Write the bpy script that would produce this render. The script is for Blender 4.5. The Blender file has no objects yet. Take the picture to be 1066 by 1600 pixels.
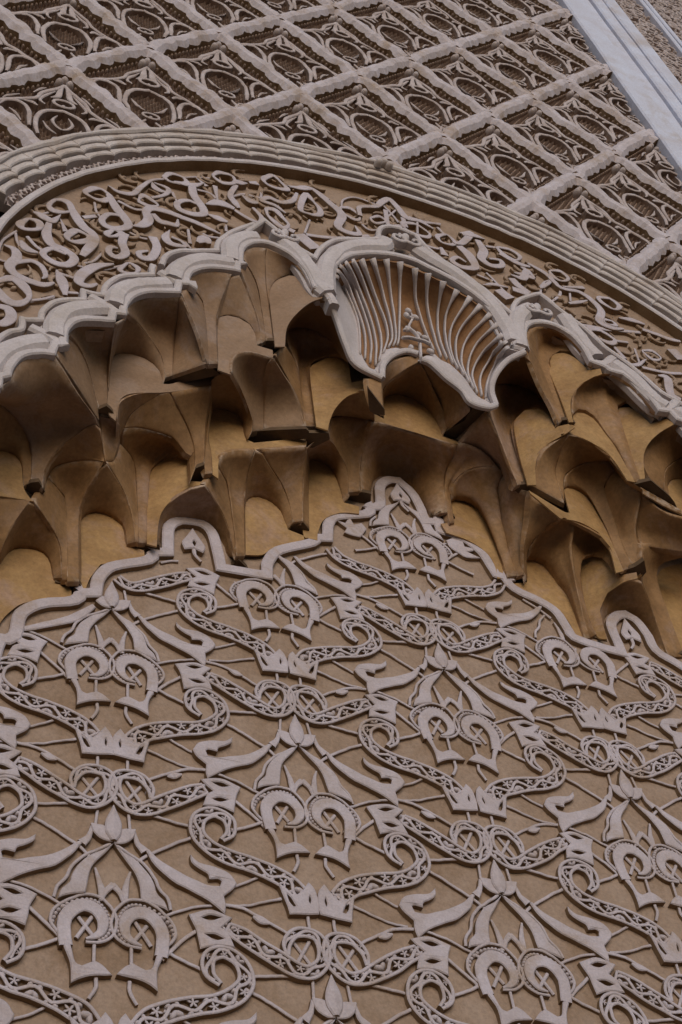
import bpy, math, random
from mathutils import Vector, Matrix, noise
from mathutils.geometry import tessellate_polygon

# ---------------------------------------------------------------- measured data (metres, front wall plane y=0)
CAM_ROWS=[[0.932584, -0.338996, -0.123974], [-0.198837, -0.769128, 0.607377], [0.30125, 0.541779, 0.784681]]
CAM_LOC=(-2.5578,-3.2916,0.0)
LENS=53.148
DEPTH=0.7084
LAT=[0.745,1.229,-1.49,4.726]
MOT_POLY=[["horn_leaf",[[0.001,0.009],[-0.034,-0.045],[-0.069,-0.094],[-0.088,-0.147],[-0.097,-0.218],[-0.163,-0.239],[-0.191,-0.254],[-0.177,-0.215],[-0.151,-0.186],[-0.143,-0.15],[-0.125,-0.107],[-0.088,-0.06],[-0.039,-0.027]],[],0.03],["heart_foot",[[-0.152,-0.403],[-0.137,-0.45],[-0.124,-0.494],[-0.103,-0.505],[-0.061,-0.483],[-0.037,-0.497],[-0.007,-0.531],[-0.067,-0.539],[-0.105,-0.555],[-0.139,-0.578],[-0.138,-0.539],[-0.144,-0.488],[-0.166,-0.431]],[],0.03],["crown_leaf",[[-0.149,-0.696],[-0.11,-0.725],[-0.078,-0.732],[-0.061,-0.714],[-0.029,-0.668],[-0.008,-0.699],[0.001,-0.747],[-0.002,-0.808],[-0.06,-0.817],[-0.117,-0.823],[-0.125,-0.779],[-0.137,-0.726]],[[[-0.118,-0.733],[-0.104,-0.749],[-0.089,-0.784],[-0.099,-0.788],[-0.112,-0.767]],[[-0.031,-0.727],[-0.027,-0.744],[-0.032,-0.767],[-0.036,-0.752]]],0.032],["fleur_leaf",[[-0.489,0.36],[-0.442,0.378],[-0.391,0.388],[-0.332,0.367],[-0.377,0.32],[-0.353,0.296],[-0.334,0.242],[-0.395,0.246],[-0.455,0.226],[-0.46,0.266],[-0.466,0.305]],[[[-0.442,0.353],[-0.409,0.367],[-0.373,0.364],[-0.41,0.346]],[[-0.434,0.285],[-0.4,0.291],[-0.37,0.278],[-0.401,0.269]]],0.03],["half_palmette",[[-0.11,-0.009],[-0.147,-0.072],[-0.198,-0.124],[-0.264,-0.158],[-0.33,-0.193],[-0.386,-0.24],[-0.393,-0.207],[-0.388,-0.166],[-0.421,-0.132],[-0.436,-0.102],[-0.412,-0.062],[-0.365,-0.04],[-0.31,-0.029],[-0.285,-0.012],[-0.274,-0.001],[-0.278,-0.032],[-0.309,-0.059],[-0.332,-0.074],[-0.338,-0.096],[-0.371,-0.09],[-0.383,-0.099],[-0.376,-0.124],[-0.332,-0.124],[-0.28,-0.105],[-0.213,-0.077],[-0.165,-0.044],[-0.123,-0.004]],[],0.031]]
MOT_STROKE=[["bud_calyx",[[0.003,0.021],[-0.023,0.035],[-0.051,0.057],[-0.077,0.077]],[0.03,0.055,0.05,0.006],0.034],["horn_outline",[[-0.009,0.007],[-0.066,-0.036],[-0.107,-0.066],[-0.142,-0.114],[-0.158,-0.163],[-0.188,-0.205],[-0.197,-0.248]],[0.012],0.022],["inner_lancet",[[-0.063,-0.105],[-0.049,-0.156],[-0.043,-0.196],[-0.045,-0.241]],[0.008,0.018,0.024,0.016],0.02],["inner_arch",[[-0.043,-0.238],[-0.027,-0.197],[0.001,-0.165]],[0.016,0.02,0.026],0.02],["heart_volute",[[-0.156,-0.442],[-0.162,-0.401],[-0.166,-0.355],[-0.157,-0.319],[-0.129,-0.287],[-0.093,-0.275],[-0.056,-0.29],[-0.035,-0.328],[-0.039,-0.367],[-0.061,-0.393],[-0.093,-0.406]],[0.045,0.045,0.046,0.048,0.05,0.05,0.046,0.04,0.032,0.022,0.008],0.031],["volute_rim",[[-0.174,-0.399],[-0.199,-0.371],[-0.212,-0.337],[-0.199,-0.295],[-0.161,-0.256],[-0.104,-0.224],[-0.044,-0.23],[-0.005,-0.275],[0.008,-0.332],[-0.007,-0.38],[-0.045,-0.409],[-0.094,-0.413]],[0.011],0.024],["volute_cross",[[-0.119,-0.314],[-0.072,-0.381]],[0.014],0.014],["volute_cross",[[-0.069,-0.305],[-0.122,-0.4]],[0.014],0.015],["scroll_cross",[[-0.115,0.312],[-0.055,0.221]],[0.013],0.014],["scroll_cross",[[-0.051,0.317],[-0.111,0.214]],[0.013],0.015],["stem",[[-0.053,-0.807],[-0.053,-0.857],[-0.062,-0.895]],[0.016],0.02],["stem",[[-0.057,0.159],[-0.064,0.074]],[0.015],0.02],["stem",[[-0.06,-0.415],[-0.06,-0.485]],[0.016],0.022],["stem",[[-0.053,-0.54],[-0.053,-0.577],[-0.077,-0.624]],[0.018,0.018,0.016],0.02],["leaf_stem",[[-0.113,-0.01],[-0.086,0.026],[-0.074,0.074]],[0.035,0.02,0.012],0.028],["vine",[[-0.338,-0.203],[-0.269,-0.223],[-0.19,-0.263],[-0.172,-0.273]],[0.016],0.018],["vine",[[-0.387,-0.19],[-0.442,-0.194],[-0.479,-0.205],[-0.524,-0.23],[-0.568,-0.256],[-0.608,-0.281]],[0.022,0.02,0.02,0.018,0.018,0.016],0.019],["vine",[[-0.439,-0.184],[-0.491,-0.174],[-0.534,-0.159],[-0.58,-0.141]],[0.015],0.017],["vine",[[-0.435,-0.103],[-0.475,-0.085],[-0.53,-0.051],[-0.558,-0.038]],[0.015],0.017],["vine",[[-0.465,-0.475],[-0.509,-0.468],[-0.544,-0.461],[-0.574,-0.455]],[0.018],0.019],["vine",[[-0.467,-0.535],[-0.512,-0.559],[-0.548,-0.583],[-0.622,-0.635],[-0.654,-0.667]],[0.019],0.019],["vine",[[-0.279,-0.459],[-0.223,-0.434],[-0.17,-0.404]],[0.019],0.019],["vine",[[-0.469,-0.927],[-0.523,-0.975],[-0.575,-1.032]],[0.02],0.02]]
MOT_BAND=[["serpent_band",[[-0.074,-0.723],[-0.113,-0.678],[-0.179,-0.643],[-0.257,-0.616],[-0.336,-0.596],[-0.401,-0.559],[-0.441,-0.502],[-0.428,-0.432],[-0.372,-0.396],[-0.319,-0.423],[-0.314,-0.484],[-0.35,-0.525]],[0.08,0.084,0.082,0.078,0.074,0.07,0.064,0.058,0.054,0.05,0.042,0.022],0.03],["scroll_band",[[-0.348,0.32],[-0.299,0.294],[-0.241,0.255],[-0.177,0.215],[-0.126,0.184],[-0.073,0.175],[-0.023,0.212],[-0.006,0.266],[-0.021,0.322],[-0.064,0.338],[-0.11,0.326],[-0.141,0.281],[-0.143,0.234]],[0.055,0.07,0.076,0.073,0.066,0.058,0.053,0.05,0.048,0.046,0.042,0.034,0.016],0.031]]
MOT_BEADS=[[-0.204,-0.343],[-0.194,-0.31],[-0.172,-0.28],[-0.139,-0.256],[-0.106,-0.243],[-0.077,-0.24],[-0.052,-0.249],[-0.033,-0.27],[-0.021,-0.296],[-0.012,-0.326],[-0.014,-0.355],[-0.028,-0.381],[-0.049,-0.398]]
MOT_BLOB=[[-0.23,0.371]]
BORDER=[[-1.904,4.48],[-1.885,4.617],[-1.787,4.714],[-1.665,4.768],[-1.652,4.82],[-1.585,4.838],[-1.572,4.925],[-1.509,5.028],[-1.348,5.119],[-1.338,5.179],[-1.265,5.202],[-1.258,5.35],[-1.222,5.421],[-1.152,5.463],[-1.052,5.462],[-0.99,5.378],[-0.967,5.175],[-0.808,5.181],[-0.795,5.262],[-0.729,5.374],[-0.555,5.484],[-0.54,5.527],[-0.473,5.548],[-0.454,5.653],[-0.401,5.736],[-0.23,5.812],[-0.203,5.878],[-0.148,5.907],[-0.124,6.065],[-0.057,6.154],[0.035,6.175],[0.107,6.072],[0.138,5.948],[0.141,5.87],[0.216,5.894],[0.217,5.805],[0.334,5.774],[0.418,5.673],[0.457,5.535],[0.507,5.525],[0.531,5.449],[0.65,5.396],[0.737,5.325],[0.771,5.195],[0.795,5.156],[0.977,5.125],[0.975,5.295],[1.041,5.398],[1.125,5.435],[1.198,5.378],[1.236,5.269],[1.242,5.178],[1.315,5.128]]
MOUTH=[[-2.149,4.96],[-2.125,5.078],[-2.112,5.102],[-2.108,5.165],[-2.077,5.186],[-2.073,5.244],[-2.054,5.32],[-2.02,5.373],[-1.962,5.413],[-1.906,5.428],[-1.898,5.5],[-1.863,5.509],[-1.859,5.62],[-1.839,5.696],[-1.808,5.745],[-1.745,5.78],[-1.653,5.815],[-1.644,5.886],[-1.599,5.895],[-1.591,5.991],[-1.564,6.069],[-1.52,6.127],[-1.46,6.17],[-1.337,6.226],[-1.327,6.312],[-1.289,6.325],[-1.289,6.322],[-1.282,6.412],[-1.25,6.482],[-1.203,6.528],[-1.108,6.576],[-1.02,6.59],[-1.011,6.668],[-0.998,6.669],[-0.988,6.803],[-0.954,6.898],[-0.9,6.956],[-0.83,6.979],[-0.755,6.945],[-0.685,6.865],[-0.649,6.75],[-0.634,6.628],[-0.596,6.619],[-0.554,6.612],[-0.524,6.693],[-0.498,6.842],[-0.441,6.988],[-0.351,7.111],[-0.226,7.196],[-0.093,7.241],[0.01,7.246],[0.106,7.209],[0.2,7.16],[0.288,7.084],[0.372,6.995],[0.427,6.894],[0.46,6.784],[0.475,6.658],[0.49,6.589],[0.553,6.578],[0.588,6.748],[0.634,6.841],[0.714,6.9],[0.804,6.907],[0.877,6.851],[0.913,6.746],[0.922,6.604],[0.997,6.582],[1.032,6.552],[1.106,6.548],[1.159,6.473],[1.202,6.369],[1.222,6.25],[1.296,6.262],[1.319,6.204],[1.377,6.185],[1.412,6.099],[1.443,5.951]]
SHELL_SPAN=(43,59)
LOBES=[[[-2.2,5.043],[-2.168,5.2],[-2.141,5.306],[-2.099,5.394],[-2.036,5.472],[-1.956,5.522]],[[-1.915,5.577],[-1.907,5.684],[-1.884,5.779],[-1.83,5.851],[-1.767,5.897],[-1.692,5.928]],[[-1.649,5.962],[-1.64,6.064],[-1.601,6.149],[-1.541,6.204],[-1.472,6.247],[-1.397,6.294]],[[-1.364,6.353],[-1.338,6.464],[-1.279,6.567],[-1.203,6.631],[-1.127,6.665],[-1.054,6.685]],[[-1.056,6.693],[-1.051,6.828],[-1.015,6.935],[-0.951,7.01],[-0.891,7.033]],[[-0.764,7.122],[-0.713,7.04],[-0.655,6.932],[-0.615,6.808],[-0.588,6.672],[-0.556,6.614]],[[-0.557,6.637],[-0.542,6.793],[-0.503,6.968],[-0.434,7.119],[-0.346,7.229],[-0.252,7.298],[-0.14,7.355],[-0.109,7.432]],[[0.079,7.428],[0.147,7.352],[0.25,7.286],[0.342,7.17],[0.42,7.04],[0.468,6.874],[0.486,6.708],[0.486,6.61]],[[0.511,6.572],[0.538,6.749],[0.569,6.876],[0.63,6.992],[0.693,7.071]],[[0.905,7.073],[0.933,6.93],[0.96,6.791],[0.996,6.686]],[[1.087,6.662],[1.144,6.596],[1.2,6.495],[1.248,6.375],[1.303,6.328]],[[1.358,6.316],[1.4,6.248],[1.438,6.114],[1.456,5.928]]]
BRIDGES=[[[-2.015,5.619],[-1.953,5.589],[-1.895,5.539]],[[-1.763,6.003],[-1.71,5.972],[-1.645,5.916]],[[-1.428,6.4],[-1.381,6.362],[-1.351,6.346]],[[-0.564,6.628],[-0.54,6.585],[-0.53,6.518]],[[0.466,6.579],[0.508,6.58],[0.536,6.565]],[[0.968,6.629],[1.025,6.635],[1.11,6.736]],[[1.265,6.296],[1.334,6.341],[1.393,6.416]]]
FILLETS=[[[-2.186,5.294],[-2.139,5.476],[-2.098,5.553],[-2.051,5.596],[-2.05,5.678],[-2.028,5.681],[-1.971,5.708],[-1.969,5.77],[-1.94,5.846],[-1.894,5.908],[-1.79,5.966],[-1.791,6.047],[-1.775,6.047],[-1.701,6.051],[-1.692,6.129],[-1.65,6.226],[-1.598,6.287],[-1.467,6.359],[-1.463,6.444],[-1.448,6.443]],[[-1.42,6.475],[-1.394,6.58],[-1.347,6.651],[-1.252,6.715],[-1.123,6.78],[-1.107,6.885],[-1.057,6.991],[-0.992,7.087],[-0.894,7.203]],[[-0.947,7.082],[-0.83,7.276],[-0.766,7.192],[-0.688,7.09],[-0.609,6.956]],[[-0.765,7.193],[-0.679,7.077],[-0.578,6.99],[-0.532,7.112],[-0.441,7.261],[-0.338,7.335],[-0.165,7.43],[-0.126,7.557],[-0.075,7.634],[0.007,7.656],[0.109,7.618],[0.154,7.488],[0.224,7.393],[0.268,7.342]],[[0.245,7.347],[0.342,7.25],[0.438,7.154],[0.506,7.029],[0.554,6.949],[0.609,7.097],[0.707,7.215],[0.806,7.291],[0.845,7.247],[0.87,7.205]],[[0.816,7.28],[0.89,7.174],[0.956,7.086],[1.022,6.999],[1.09,6.848],[1.157,6.774],[1.22,6.691],[1.276,6.588],[1.331,6.486],[1.425,6.419],[1.482,6.287],[1.531,6.123]]]
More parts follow.
